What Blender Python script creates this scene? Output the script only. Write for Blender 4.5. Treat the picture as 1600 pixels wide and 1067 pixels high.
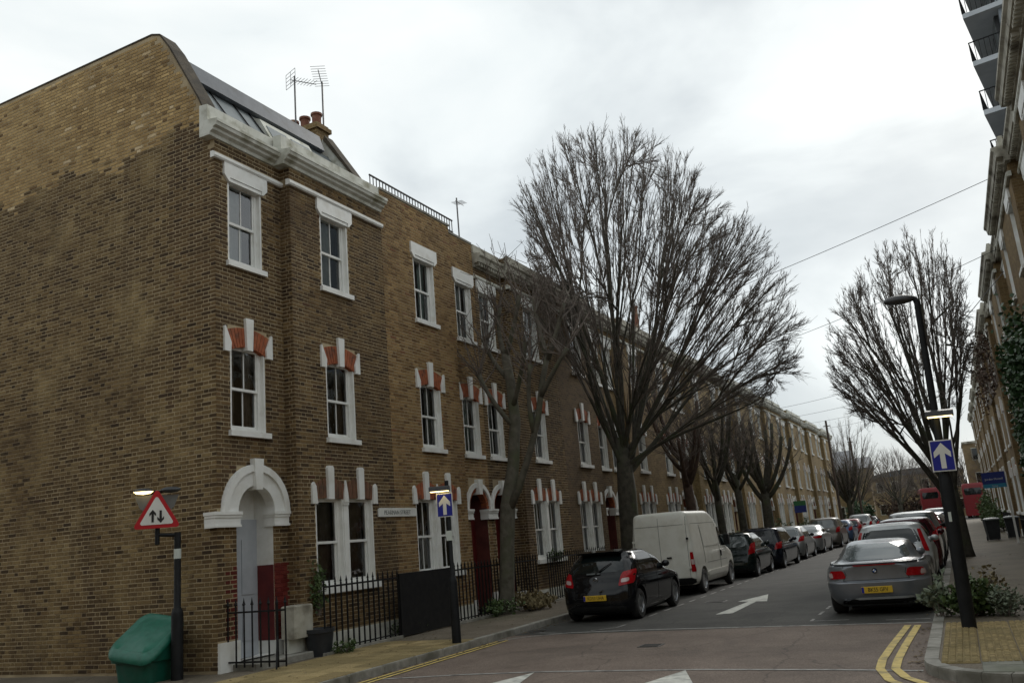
import bpy, math, random
from mathutils import Vector, Matrix
R = math.radians
rnd = random.Random(7)
sc = bpy.context.scene
for o in list(bpy.data.objects): bpy.data.objects.remove(o)

# ------------------------------------------------------------------ camera, sky, sun, exposure
S = 1.125                       # the street is laid out in survey units; one unit is 1.125 m (applied once, at the end)
EYE = 1.6
cam_d = bpy.data.cameras.new('camera'); cam = bpy.data.objects.new('camera', cam_d)
sc.collection.objects.link(cam); sc.camera = cam
cam_d.sensor_width = 36; cam_d.lens = 30.6; cam_d.clip_start = 0.05; cam_d.clip_end = 3000
fy = Vector((700, 254.5, 1360)).normalized()
up = Vector((-500, -5883.5, 1360)); up = (up - fy * up.dot(fy)).normalized()
xr = fy.cross(up)
cam.matrix_world = Matrix(((xr.x, -xr.y, -xr.z, 0), (fy.x, -fy.y, -fy.z, 0), (up.x, -up.y, -up.z, EYE * S), (0, 0, 0, 1)))

SUN_EL, SUN_AZ = 30, 12         # veiled sun ahead and a little to the right, over the far end of the street
world = bpy.data.worlds.new('World'); sc.world = world; world.use_nodes = True
nt = world.node_tree; nt.nodes.clear()
def wn(t, **k):
    n = nt.nodes.new(t)
    for a, b in k.items(): setattr(n, a, b)
    return n
sky = wn('ShaderNodeTexSky', sky_type='NISHITA', sun_disc=False, sun_elevation=R(SUN_EL), sun_rotation=R(SUN_AZ))
tc = wn('ShaderNodeTexCoord')
mp = wn('ShaderNodeMapping'); mp.inputs['Scale'].default_value = (1.0, 1.0, 2.3); mp.inputs['Location'].default_value = (2.3, 0.4, 0.15)
nt.links.new(tc.outputs['Generated'], mp.inputs['Vector'])
n1 = wn('ShaderNodeTexNoise'); n1.inputs['Scale'].default_value = 2.1; n1.inputs['Detail'].default_value = 6; n1.inputs['Roughness'].default_value = .5; n1.inputs['Distortion'].default_value = .35
nt.links.new(mp.outputs[0], n1.inputs['Vector'])
cr = wn('ShaderNodeValToRGB'); nt.links.new(n1.outputs['Fac'], cr.inputs[0])
els = cr.color_ramp.elements
els[0].position = .30; els[0].color = (.45, .50, .525, 1)
els[1].position = .68; els[1].color = (.875, .9, .885, 1)
e = els.new(.45); e.color = (.61, .655, .67, 1)
e = els.new(.55); e.color = (.77, .815, .815, 1)
mul = wn('ShaderNodeVectorMath', operation='SCALE'); mul.inputs['Scale'].default_value = 9.4
nt.links.new(cr.outputs[0], mul.inputs[0])
mix = wn('ShaderNodeMix', data_type='RGBA'); mix.inputs[0].default_value = .93
nt.links.new(sky.outputs[0], mix.inputs[6]); nt.links.new(mul.outputs[0], mix.inputs[7])
bg = wn('ShaderNodeBackground'); bg.inputs['Strength'].default_value = .1
nt.links.new(mix.outputs[2], bg.inputs['Color'])
wo = wn('ShaderNodeOutputWorld'); nt.links.new(bg.outputs[0], wo.inputs[0])

sun_d = bpy.data.lights.new('sun', 'SUN'); sun_d.energy = 1.1; sun_d.angle = R(25); sun_d.color = (1, .95, .88)
sun = bpy.data.objects.new('sun', sun_d); sc.collection.objects.link(sun)
sd = Vector((math.sin(R(SUN_AZ)) * math.cos(R(SUN_EL)), math.cos(R(SUN_AZ)) * math.cos(R(SUN_EL)), math.sin(R(SUN_EL))))
sun.rotation_euler = sd.to_track_quat('Z', 'Y').to_euler()
vs = sc.view_settings; vs.view_transform = 'Standard'; vs.look = 'None'; vs.exposure = 0.36; vs.gamma = 1; vs.use_curve_mapping = False
sc.cycles.max_bounces = 6; sc.cycles.transparent_max_bounces = 12
sc.cycles.diffuse_bounces = 3; sc.cycles.glossy_bounces = 3

# ------------------------------------------------------------------ helpers
COL = sc.collection
def link(o): COL.objects.link(o); return o
def tag(o, label=None, cat=None, group=None, kind=None):
    if label: o['label'] = label
    if cat: o['category'] = cat
    if group: o['group'] = group
    if kind: o['kind'] = kind
    return o
def empty(name, loc=(0, 0, 0), rz=0, parent=None):
    o = bpy.data.objects.new(name, None); link(o); o.location = loc; o.rotation_euler = (0, 0, rz); o.empty_display_size = .2
    if parent: o.parent = parent
    return o
def obj(name, me, m=None, parent=None):
    o = bpy.data.objects.new(name, me); link(o)
    if m is not None:
        if not me.materials: me.materials.append(m)
        elif me.materials[0] is not m:
            o.material_slots[0].link = 'OBJECT'; o.material_slots[0].material = m
    if parent: o.parent = parent
    return o
class MB:
    def __init__(s): s.v = []; s.f = []
    def add(s, vs, fs):
        b = len(s.v); s.v.extend([tuple(q) for q in vs]); s.f.extend([tuple(b + i for i in f) for f in fs]); return s
    def box(s, x0, x1, y0, y1, z0, z1):
        return s.add([(x0,y0,z0),(x1,y0,z0),(x1,y1,z0),(x0,y1,z0),(x0,y0,z1),(x1,y0,z1),(x1,y1,z1),(x0,y1,z1)],
                     [(0,3,2,1),(4,5,6,7),(0,1,5,4),(1,2,6,5),(2,3,7,6),(3,0,4,7)])
    def quad(s, a, b, c, d): return s.add([a, b, c, d], [(0, 1, 2, 3)])
    def bevbox(s, x0, x1, y0, y1, z0, z1, b):
        # box with its upper edges chamfered
        return s.add([(x0,y0,z0),(x1,y0,z0),(x1,y1,z0),(x0,y1,z0),(x0,y0,z1-b),(x1,y0,z1-b),(x1,y1,z1-b),(x0,y1,z1-b),
                      (x0+b,y0+b,z1),(x1-b,y0+b,z1),(x1-b,y1-b,z1),(x0+b,y1-b,z1)],
                     [(0,1,5,4),(1,2,6,5),(2,3,7,6),(3,0,4,7),(4,5,9,8),(5,6,10,9),(6,7,11,10),(7,4,8,11),(8,9,10,11),(0,3,2,1)])
    def prism(s, pts, ax, a, b):
        # polygon pts (2-D) extruded along axis ax from a to b; axes order: x:(y,z) y:(x,z) z:(x,y)
        n = len(pts)
        def P(p, t): return (t, p[0], p[1]) if ax == 'x' else ((p[0], t, p[1]) if ax == 'y' else (p[0], p[1], t))
        vs = [P(p, a) for p in pts] + [P(p, b) for p in pts]
        fs = [tuple(range(n))[::-1], tuple(range(n, 2 * n))] + [(i, (i + 1) % n, n + (i + 1) % n, n + i) for i in range(n)]
        return s.add(vs, fs)
    def tube(s, pts, rad, n=6, cap=True):
        pts = [Vector(p) for p in pts]
        if not hasattr(rad, '__len__'): rad = [rad] * len(pts)
        vs = []; m = len(pts)
        t0 = (pts[1] - pts[0]).normalized()
        u = t0.orthogonal().normalized()
        for i, p in enumerate(pts):
            t = (pts[min(i + 1, m - 1)] - pts[max(i - 1, 0)])
            if t.length < 1e-9: t = t0
            t.normalize()
            u = (u - t * u.dot(t))
            if u.length < 1e-6: u = t.orthogonal()
            u.normalize(); w = t.cross(u)
            for k in range(n):
                a = 2 * math.pi * k / n
                vs.append(p + (u * math.cos(a) + w * math.sin(a)) * rad[i])
        fs = [(i*n + k, i*n + (k+1) % n, (i+1)*n + (k+1) % n, (i+1)*n + k) for i in range(m - 1) for k in range(n)]
        if cap: fs += [tuple(range(n))[::-1], tuple((m-1)*n + k for k in range(n))]
        return s.add(vs, fs)
    def lathe(s, prof, c=(0, 0, 0), n=16, ax='z', close=True):
        # prof: (radius, height) pairs
        vs = []; fs = []; m = len(prof)
        for r, h in prof:
            for k in range(n):
                a = 2 * math.pi * k / n; p, q = r * math.cos(a), r * math.sin(a)
                v = (p, q, h) if ax == 'z' else ((h, p, q) if ax == 'x' else (q, h, p))
                vs.append((v[0] + c[0], v[1] + c[1], v[2] + c[2]))
        fs = [(i*n + k, i*n + (k+1) % n, (i+1)*n + (k+1) % n, (i+1)*n + k) for i in range(m - 1) for k in range(n)]
        if close: fs += [tuple(range(n))[::-1], tuple((m-1)*n + k for k in range(n))]
        return s.add(vs, fs)
    def grid(s, nu, nv, fn):
        vs = [fn(i / nu, j / nv) for j in range(nv + 1) for i in range(nu + 1)]
        fs = [(j*(nu+1)+i, j*(nu+1)+i+1, (j+1)*(nu+1)+i+1, (j+1)*(nu+1)+i) for j in range(nv) for i in range(nu)]
        return s.add(vs, fs)
    def mesh(s, name, smooth=False, fx=1, fy=1):
        v = s.v; f = s.f
        if fx != 1 or fy != 1: v = [(a * fx, b * fy, c) for a, b, c in v]
        if fx * fy < 0: f = [q[::-1] for q in f]
        me = bpy.data.meshes.new(name); me.from_pydata(v, [], f)
        if smooth is True: me.shade_smooth()
        elif smooth:
            me.shade_smooth(); me.set_sharp_from_angle(angle=R(smooth))
        me.update(); return me
    def build(s, name, m=None, parent=None, smooth=False, fx=1, fy=1):
        return obj(name, s.mesh(name, smooth, fx, fy), m, parent)

# ------------------------------------------------------------------ materials
def new_mat(name):
    m = bpy.data.materials.new(name); m.use_nodes = True
    t = m.node_tree; p = t.nodes['Principled BSDF']; return m, t, p
def N(t, typ, **k):
    n = t.nodes.new(typ)
    for a, b in k.items():
        if a in n.inputs: n.inputs[a].default_value = b
        else: setattr(n, a, b)
    return n
def ramp(t, fac, stops):
    n = t.nodes.new('ShaderNodeValToRGB'); t.links.new(fac, n.inputs[0]); els = n.color_ramp.elements
    while len(els) < len(stops): els.new(.5)
    for e, (p, c) in zip(els, stops): e.position = p; e.color = (*c, 1)
    return n.outputs[0]
def mixc(t, fac, a, b, mode='MIX'):
    n = t.nodes.new('ShaderNodeMix'); n.data_type = 'RGBA'; n.blend_type = mode
    for i, x in ((0, fac), (6, a), (7, b)):
        if hasattr(x, 'links'): t.links.new(x, n.inputs[i])
        elif isinstance(x, tuple): n.inputs[i].default_value = (*x, 1)
        else: n.inputs[i].default_value = x
    return n.outputs[2]
def coords(t, kind='obj'):
    if kind == 'pos': return t.nodes.new('ShaderNodeNewGeometry').outputs['Position']
    return t.nodes.new('ShaderNodeTexCoord').outputs['Object']
def noise(t, vec, scale, detail=4, rough=.55, dist=0):
    n = N(t, 'ShaderNodeTexNoise', Scale=scale, Detail=detail, Roughness=rough, Distortion=dist); t.links.new(vec, n.inputs['Vector']); return n.outputs['Fac']
def bump(t, p, h, strength, dist=.01):
    b = N(t, 'ShaderNodeBump', Strength=strength, Distance=dist); t.links.new(h, b.inputs['Height']); t.links.new(b.outputs[0], p.inputs['Normal'])
def M(name, c1, c2=None, scale=6, rough=.7, metal=0, bmp=0, bscale=60, pos=True, coat=0, spec=.5, lo=.35, hi=.65, c3=None, scale3=1.2):
    m, t, p = new_mat(name)
    p.inputs['Roughness'].default_value = rough; p.inputs['Metallic'].default_value = metal
    p.inputs['Coat Weight'].default_value = coat; p.inputs['Coat Roughness'].default_value = .04; p.inputs['Specular IOR Level'].default_value = spec
    v = coords(t, 'pos' if pos else 'obj')
    if c2 is None: p.inputs['Base Color'].default_value = (*c1, 1)
    else:
        c = ramp(t, noise(t, v, scale), [(lo, c1), (hi, c2)])
        if c3: c = mixc(t, ramp(t, noise(t, v, scale3, 5), [(.5, (0, 0, 0)), (.68, (1, 1, 1))]), c, c3)
        t.links.new(c, p.inputs['Base Color'])
    if bmp: bump(t, p, noise(t, v, bscale, 3), bmp)
    return m
def emis(name, c, s):
    m, t, p = new_mat(name); p.inputs['Base Color'].default_value = (*c, 1)
    p.inputs['Emission Color'].default_value = (*c, 1); p.inputs['Emission Strength'].default_value = s; return m
def brick_mat(name, stops, stain=(.35, .62), dark=(.045, .03, .02), amt=.6, pale=None, seed=0):
    # single bricks: each island (and each brick object) has its own colour; soot in blotches over several bricks
    m, t, p = new_mat(name); p.inputs['Roughness'].default_value = .9; p.inputs['Specular IOR Level'].default_value = .2
    g = t.nodes.new('ShaderNodeNewGeometry'); oi = t.nodes.new('ShaderNodeObjectInfo')
    a = N(t, 'ShaderNodeMath', operation='ADD'); t.links.new(g.outputs['Random Per Island'], a.inputs[0]); t.links.new(oi.outputs['Random'], a.inputs[1])
    fr = N(t, 'ShaderNodeMath', operation='FRACT'); t.links.new(a.outputs[0], fr.inputs[0])
    base = ramp(t, fr.outputs[0], stops)
    pos = g.outputs['Position']
    mp = N(t, 'ShaderNodeMapping', Location=(seed * 3.1, seed * 1.7, 0), Scale=(1, 1, .75)); t.links.new(pos, mp.inputs[0])
    st = noise(t, mp.outputs[0], .55, 7, .62, .4)
    c = mixc(t, ramp(t, st, [(stain[0], (amt,) * 3), (stain[1], (0, 0, 0))]), base, dark)
    if pale:
        st2 = noise(t, mp.outputs[0], .9, 6, .6)
        c = mixc(t, ramp(t, st2, [(.53, (0, 0, 0)), (.72, (.7,) * 3)]), c, pale)
    mp2 = N(t, 'ShaderNodeMapping', Location=(seed * 2.3, seed, 0), Scale=(1, 1, .16)); t.links.new(pos, mp2.inputs[0])
    c = mixc(t, ramp(t, noise(t, mp2.outputs[0], 1.7, 5, .6), [(.52, (0, 0, 0)), (.7, (.55,) * 3)]), c, dark)
    gr = noise(t, pos, 38, 4, .65)
    c = mixc(t, .75, c, ramp(t, gr, [(.25, (.45,) * 3), (.75, (1.35,) * 3)]), 'MULTIPLY')
    c = mixc(t, 1.0, c, (1.5, 1.44, 1.33), 'MULTIPLY')
    t.links.new(c, p.inputs['Base Color']); bump(t, p, noise(t, pos, 70, 4), .6, .006)
    return m
def wall_tex(name, a, b, mortar, dark, axis='y', amt=.55, seed=0):
    # brickwork too far off to tell the bricks apart
    m, t, p = new_mat(name); p.inputs['Roughness'].default_value = .92; p.inputs['Specular IOR Level'].default_value = .2
    pos = coords(t, 'pos'); sx = t.nodes.new('ShaderNodeSeparateXYZ'); t.links.new(pos, sx.inputs[0])
    add = N(t, 'ShaderNodeMath', operation='ADD'); t.links.new(sx.outputs[0], add.inputs[0]); t.links.new(sx.outputs[1], add.inputs[1])
    cb = t.nodes.new('ShaderNodeCombineXYZ'); t.links.new(add.outputs[0], cb.inputs[0]); t.links.new(sx.outputs[2], cb.inputs[1])
    br = N(t, 'ShaderNodeTexBrick', Scale=1.0); br.inputs['Brick Width'].default_value = .235; br.inputs['Row Height'].default_value = .075
    br.inputs['Mortar Size'].default_value = .007; br.inputs['Mortar Smooth'].default_value = .3; br.inputs['Bias'].default_value = 0
    br.inputs['Color1'].default_value = (*a, 1); br.inputs['Color2'].default_value = (*b, 1); br.inputs['Mortar'].default_value = (*mortar, 1)
    t.links.new(cb.outputs[0], br.inputs['Vector'])
    mp = N(t, 'ShaderNodeMapping', Location=(seed * 5.3, seed * 2.1, 0)); t.links.new(pos, mp.inputs[0])
    c = mixc(t, ramp(t, noise(t, mp.outputs[0], .5, 7, .65, .4), [(.36, (amt,) * 3), (.62, (0, 0, 0))]), br.outputs[0], dark)
    c = mixc(t, .7, c, ramp(t, noise(t, pos, 14, 4, .7), [(.3, (.6,) * 3), (.7, (1.3,) * 3)]), 'MULTIPLY')
    c = mixc(t, 1.0, c, (1.28, 1.27, 1.2), 'MULTIPLY')
    t.links.new(c, p.inputs['Base Color']); bump(t, p, br.outputs['Fac'], -.5, .006)
    return m
m_ = {}
m_['b_dark'] = brick_mat('brick_sooty', [(0, (.028, .018, .011)), (.2, (.06, .039, .02)), (.5, (.088, .057, .028)), (.8, (.12, .08, .038)), (.95, (.15, .104, .05)), (1, (.06, .03, .018))], amt=.5, seed=1)
m_['b_gable'] = brick_mat('brick_gable', [(0, (.03, .02, .012)), (.18, (.075, .05, .024)), (.5, (.112, .077, .037)), (.8, (.145, .103, .05)), (.96, (.18, .134, .068)), (1, (.05, .03, .018))], stain=(.33, .58), amt=.45, pale=(.26, .2, .1), seed=2)
m_['b_yellow'] = brick_mat('brick_rebuilt', [(0, (.1, .062, .03)), (.08, (.21, .145, .068)), (.5, (.285, .2, .095)), (.9, (.33, .24, .118)), (.965, (.42, .31, .155)), (.985, (.42, .34, .22)), (1, (.46, .38, .26))], stain=(.3, .55), dark=(.14, .094, .045), amt=.45, pale=(.36, .265, .13), seed=3)
m_['b_tan'] = brick_mat('brick_cleaned', [(0, (.09, .05, .022)), (.3, (.16, .1, .046)), (.6, (.21, .138, .064)), (.9, (.25, .17, .082)), (1, (.14, .066, .036))], stain=(.32, .6), dark=(.07, .045, .026), amt=.5, seed=4)
m_['b_red'] = brick_mat('brick_red_painted', [(0, (.05, .006, .005)), (.5, (.08, .01, .008)), (1, (.11, .02, .016))], amt=.3, seed=5)
m_['mortar'] = M('mortar', (.32, .25, .15), (.43, .345, .215), 2.5, .95, bmp=.4, bscale=90, c3=(.2, .15, .09), scale3=.6)
m_['mortar_pale'] = M('mortar_pale', (.24, .18, .1), (.31, .24, .14), 2.5, .95, bmp=.4, bscale=90)
m_['w_dark'] = wall_tex('brickwork_sooty', (.075, .048, .027), (.13, .085, .043), (.16, .125, .08), (.04, .027, .018), seed=1)
m_['w_brown'] = wall_tex('brickwork_brown', (.12, .08, .04), (.19, .13, .062), (.21, .165, .1), (.065, .043, .026), seed=2)
m_['w_yellow'] = wall_tex('brickwork_yellow', (.19, .137, .068), (.26, .19, .094), (.26, .21, .13), (.1, .07, .04), seed=3)
m_['w_far'] = wall_tex('brickwork_distant', (.16, .12, .07), (.22, .16, .09), (.22, .18, .12), (.09, .065, .04), seed=6)
m_['white'] = M('white_paint', (.7, .7, .665), (.76, .76, .73), 3.5, .55, c3=(.64, .63, .58), scale3=3)
m_['stone_white'] = M('weathered_white_render', (.5, .5, .44), (.64, .64, .58), 3, .8, c3=(.26, .25, .18), scale3=2.2, bmp=.25)
m_['stone_grey'] = M('weathered_stone', (.33, .31, .25), (.47, .45, .38), 4, .85, c3=(.13, .115, .085), scale3=1.6, bmp=.3)
m_['arch_red'] = M('red_rubbed_brick', (.27, .07, .026), (.36, .105, .04), 9, .85, c3=(.12, .05, .03), scale3=4, bmp=.3)
m_['arch_brown'] = M('brown_rubbed_brick', (.12, .055, .03), (.18, .08, .04), 9, .85, c3=(.07, .04, .025), scale3=4, bmp=.3)
m_['slate'] = M('lead_grey_roof', (.075, .085, .1), (.105, .115, .13), 5, .5, c3=(.06, .065, .07), scale3=3)
m_['zinc'] = M('grey_zinc', (.15, .17, .175), (.2, .22, .225), 4, .5, metal=.2)
m_['black'] = M('black_iron_paint', (.006, .006, .007), (.012, .012, .012), 9, .6, spec=.2)
m_['pole'] = M('black_pole_paint', (.005, .006, .007), (.011, .012, .013), 6, .55, bmp=.1, bscale=30, spec=.25)
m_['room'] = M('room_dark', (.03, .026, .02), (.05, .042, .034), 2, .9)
m_['curtain'] = M('net_curtain', (.42, .42, .4), (.55, .55, .52), 4, .9)
m_['curtain_warm'] = M('warm_curtain', (.2, .14, .1), (.32, .25, .19), 4, .9)
m_['curtain_blue'] = M('pale_green_blind', (.4, .5, .46), (.5, .58, .54), 4, .9)
def glass_mat(name, tint, refl=1.0):
    m, t, p = new_mat(name); t.nodes.remove(p)
    tr = N(t, 'ShaderNodeBsdfTransparent', Color=(*tint, 1)); gl = N(t, 'ShaderNodeBsdfGlossy', Roughness=.03, Color=(.95, .97, 1, 1))
    fr = N(t, 'ShaderNodeFresnel', IOR=1.95); mx = t.nodes.new('ShaderNodeMixShader')
    nz = noise(t, coords(t, 'pos'), 3.5, 2); b = N(t, 'ShaderNodeBump', Strength=.05, Distance=.05); t.links.new(nz, b.inputs['Height']); t.links.new(b.outputs[0], gl.inputs['Normal'])
    t.links.new(fr.outputs[0], mx.inputs[0]); t.links.new(tr.outputs[0], mx.inputs[1]); t.links.new(gl.outputs[0], mx.inputs[2])
    t.links.new(mx.outputs[0], t.nodes['Material Output'].inputs[0]); return m
m_['glass'] = glass_mat('window_glass', (.8, .84, .83))
m_['leaf'] = M('green_leaf', (.035, .07, .018), (.085, .125, .035), 14, .6)
m_['leaf_grey'] = M('grey_green_leaf', (.1, .13, .085), (.2, .23, .16), 14, .7)
m_['leaf_dark'] = M('ivy_leaf', (.012, .035, .012), (.04, .085, .025), 14, .45)
m_['straw'] = M('dry_grass', (.15, .12, .06), (.26, .21, .11), 14, .85)
m_['twig'] = M('twig_bark', (.1, .08, .066), (.165, .135, .112), 5, .9)
m_['bark'] = M('dark_bark', (.032, .029, .02), (.068, .06, .044), 7, .95, bmp=.8, bscale=45, c3=(.05, .056, .026), scale3=2)
m_['bark_pale'] = M('grey_bark', (.07, .064, .046), (.125, .113, .086), 6, .95, bmp=.7, bscale=40, c3=(.085, .09, .05), scale3=2)
m_['bark_red'] = M('reddish_bark', (.055, .034, .024), (.095, .06, .042), 6, .95, bmp=.8, bscale=40)
# ------------------------------------------------------------------ ground, road, pavements
KL, KR, PZ = -7.45, -0.6, 0.1
XA, XR = -10.0, 2.35            # house fronts: left row faces +X, right row faces -X
BAY, HW, PAIR = 0.22, 4.335, 18.7
def asphalt(name, a, b, c3, pb=.5):
    m, t, p = new_mat(name); p.inputs['Roughness'].default_value = .8; p.inputs['Specular IOR Level'].default_value = .35
    pos = coords(t, 'pos')
    c = ramp(t, noise(t, pos, 1.1, 6, .6), [(.35, a), (.65, b)])
    c = mixc(t, ramp(t, noise(t, pos, .45, 5, .6, .6), [(.52, (0, 0, 0)), (.66, (.8,) * 3)]), c, c3)
    vo = N(t, 'ShaderNodeTexVoronoi', Scale=75); t.links.new(pos, vo.inputs['Vector'])
    c = mixc(t, .8, c, ramp(t, vo.outputs['Color'], [(.1, (.55,) * 3), (.9, (1.5,) * 3)]), 'MULTIPLY')
    vc = N(t, 'ShaderNodeTexVoronoi', feature='DISTANCE_TO_EDGE', Scale=.55); mpv = N(t, 'ShaderNodeMixRGB'); nv_ = N(t, 'ShaderNodeTexNoise', Scale=2.2, Detail=5); t.links.new(pos, nv_.inputs['Vector'])
    mpv.inputs[0].default_value = .22; t.links.new(pos, mpv.inputs[1]); t.links.new(nv_.outputs['Color'], mpv.inputs[2]); t.links.new(mpv.outputs[0], vc.inputs['Vector'])
    ck = ramp(t, vc.outputs['Distance'], [(.002, (.5,) * 3), (.007, (1, 1, 1))]); c = mixc(t, .8, c, ck, 'MULTIPLY')
    t.links.new(c, p.inputs['Base Color']); bump(t, p, vo.outputs['Distance'], pb, .006); return m
m_['asphalt'] = asphalt('grey_asphalt', (.036, .035, .031), (.058, .056, .05), (.027, .026, .024))
m_['asphalt_red'] = asphalt('brownish_asphalt', (.12, .09, .071), (.16, .123, .098), (.09, .069, .055))
m_['pave_tar'] = asphalt('pavement_asphalt', (.1, .083, .058), (.145, .12, .088), (.075, .068, .04))
m_['earth'] = M('mossy_ground', (.05, .045, .025), (.09, .085, .05), 3, .95, bmp=.6, bscale=40, c3=(.05, .06, .02), scale3=2)
m_['kerb'] = M('granite_kerb', (.2, .19, .165), (.29, .28, .245), 8, .8, bmp=.35, bscale=60, c3=(.12, .115, .09), scale3=1.5)
m_['slab'] = M('buff_slab', (.3, .23, .115), (.4, .315, .165), 5, .85, bmp=.4, bscale=50, c3=(.17, .145, .075), scale3=1.1)
m_['slab'] = brick_mat('buff_slab', [(0, (.15, .118, .06)), (.4, (.2, .158, .08)), (.8, (.24, .19, .098)), (1, (.27, .215, .115))], stain=(.36, .62), dark=(.1, .085, .045), amt=.6, seed=8)
m_['slab_grey'] = M('grey_green_slab', (.12, .125, .1), (.18, .18, .145), 5, .85, bmp=.4, bscale=50, c3=(.09, .1, .06), scale3=1.3)
m_['paint_white'] = M('road_paint_white', (.42, .42, .38), (.6, .6, .54), 9, .7, c3=(.22, .22, .2), scale3=4)
m_['paint_worn'] = M('road_paint_worn', (.2, .195, .18), (.33, .32, .3), 9, .75, c3=(.11, .105, .1), scale3=5)
m_['paint_yellow'] = M('road_paint_yellow', (.48, .35, .08), (.6, .46, .14), 9, .7, c3=(.27, .21, .075), scale3=4)

tag(MB().quad((-900, -600, -.012), (900, -600, -.012), (900, 1500, -.012), (-900, 1500, -.012)).build('ground', m_['earth']), kind='structure')
# the road: the street itself and the crossing the camera stands beside
rd = MB(); rd.quad((KL - .3, 14.4, 0), (KR + .3, 14.4, 0), (KR + 3, 170, 0), (KL - .3, 170, 0)); rd.quad((-90, 100, -.004), (90, 100, -.004), (90, 112, -.004), (-90, 112, -.004))
tag(rd.build('road', m_['asphalt']), kind='structure')
tb = MB(); tb.quad((-60, -9, -.002), (60, -9, -.002), (60, 9.6, -.002), (-60, 9.6, -.002))
tb.quad((KL - .3, 9.6, -.002), (KR + 1.5, 9.6, -.002), (KR + 1.5, 14.4, -.002), (KL - .3, 14.4, -.002))
tag(tb.build('road_table', m_['asphalt_red']), kind='structure')
def sheet(name, pts, m, z, label, cat, group=None, thick=.003):
    return tag(MB().prism(pts, 'z', z, z + thick).build(name, m), label, cat, group)
# markings are paint on the road: structure with plain names
def mark(name, polys, m, z=.003):
    b = MB()
    for p in polys: b.add([(x, y, z) for x, y in p], [tuple(range(len(p)))])
    return tag(b.build(name, m), kind='structure')
def strip(xa, ya, xb, yb, w):
    dx, dy = xb - xa, yb - ya; l = math.hypot(dx, dy); nx, ny = -dy / l * w / 2, dx / l * w / 2
    return [(xa - nx, ya - ny), (xb - nx, yb - ny), (xb + nx, yb + ny), (xa + nx, ya + ny)]
def band(ps, w):
    return [strip(*ps[i], *ps[i + 1], w) for i in range(len(ps) - 1)]
mark('table_edge_marking_far', band([(-7.4, 13.75), (-7.0, 14.2), (-6.4, 14.55), (-5.0, 14.6), (-2.5, 14.42), (KR - .02, 14.3)], .085), m_['paint_worn'])
mark('table_edge_marking_near', band([(-7.15, 10.0), (-6.1, 10.28), (-5, 10.42), (-3, 10.42), (-1.5, 10.28), (KR - .02, 10.15)], .07), m_['paint_worn'])
mark('ramp_marking_left', [[(-5.1, 10.36), (-4.75, 8.8), (-5.55, 8.8)]], m_['paint_white'])
mark('ramp_marking_right', [[(-3.16, 10.38), (-2.6, 8.9), (-3.55, 8.9)]], m_['paint_white'])
mark('arrow_marking', [[(-4.37, 16.65), (-4.27, 19.12), (-4.1, 19.1), (-4.08, 16.75)], [(-4.52, 19.15), (-4.18, 20.7), (-3.87, 18.95)]], m_['paint_white'])
mark('bay_marking_left', [strip(-5.72, y, -5.72, y + .5, .05) for y in [14.95 + .95 * i for i in range(40)] if y > 15.9] + band([(-7.3, 14.75), (-6.5, 14.5), ], .05) + band([(-6.1, 14.75), (-5.75, 15.1), (-5.72, 15.5)], .05), m_['paint_worn'])
mark('bay_marking_right', [strip(-2.42, y, -2.42, y + .5, .05) for y in [15.9 + .95 * i for i in range(40)]] + [strip(-2.42, 15.0, -1.85, 15.0, .05), strip(-1.3, 14.78, -.68, 14.78, .05), strip(-2.42, 14.98, -2.42, 15.3, .05)], m_['paint_worn'])
mark('yellow_line_right_outer', band([(-.95, 14.0), (-1.03, 12), (-1.06, 10.9), (-1.04, 10.28), (-.9, 9.6), (-.66, 9.1)], .09), m_['paint_yellow'], .007)
mark('yellow_line_right_inner', band([(-.82, 13.98), (-.88, 12), (-.9, 10.9), (-.89, 10.28), (-.76, 9.75), (-.5, 9.25)], .09), m_['paint_yellow'], .007)
mark('yellow_line_left_outer', band([(-7.2, 13.7), (-7.16, 9), (-7.16, 8)], .055), m_['paint_yellow'], .007)
mark('yellow_line_left_inner', band([(-7.33, 13.6), (-7.29, 9), (-7.29, 8)], .055), m_['paint_yellow'], .007)
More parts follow.
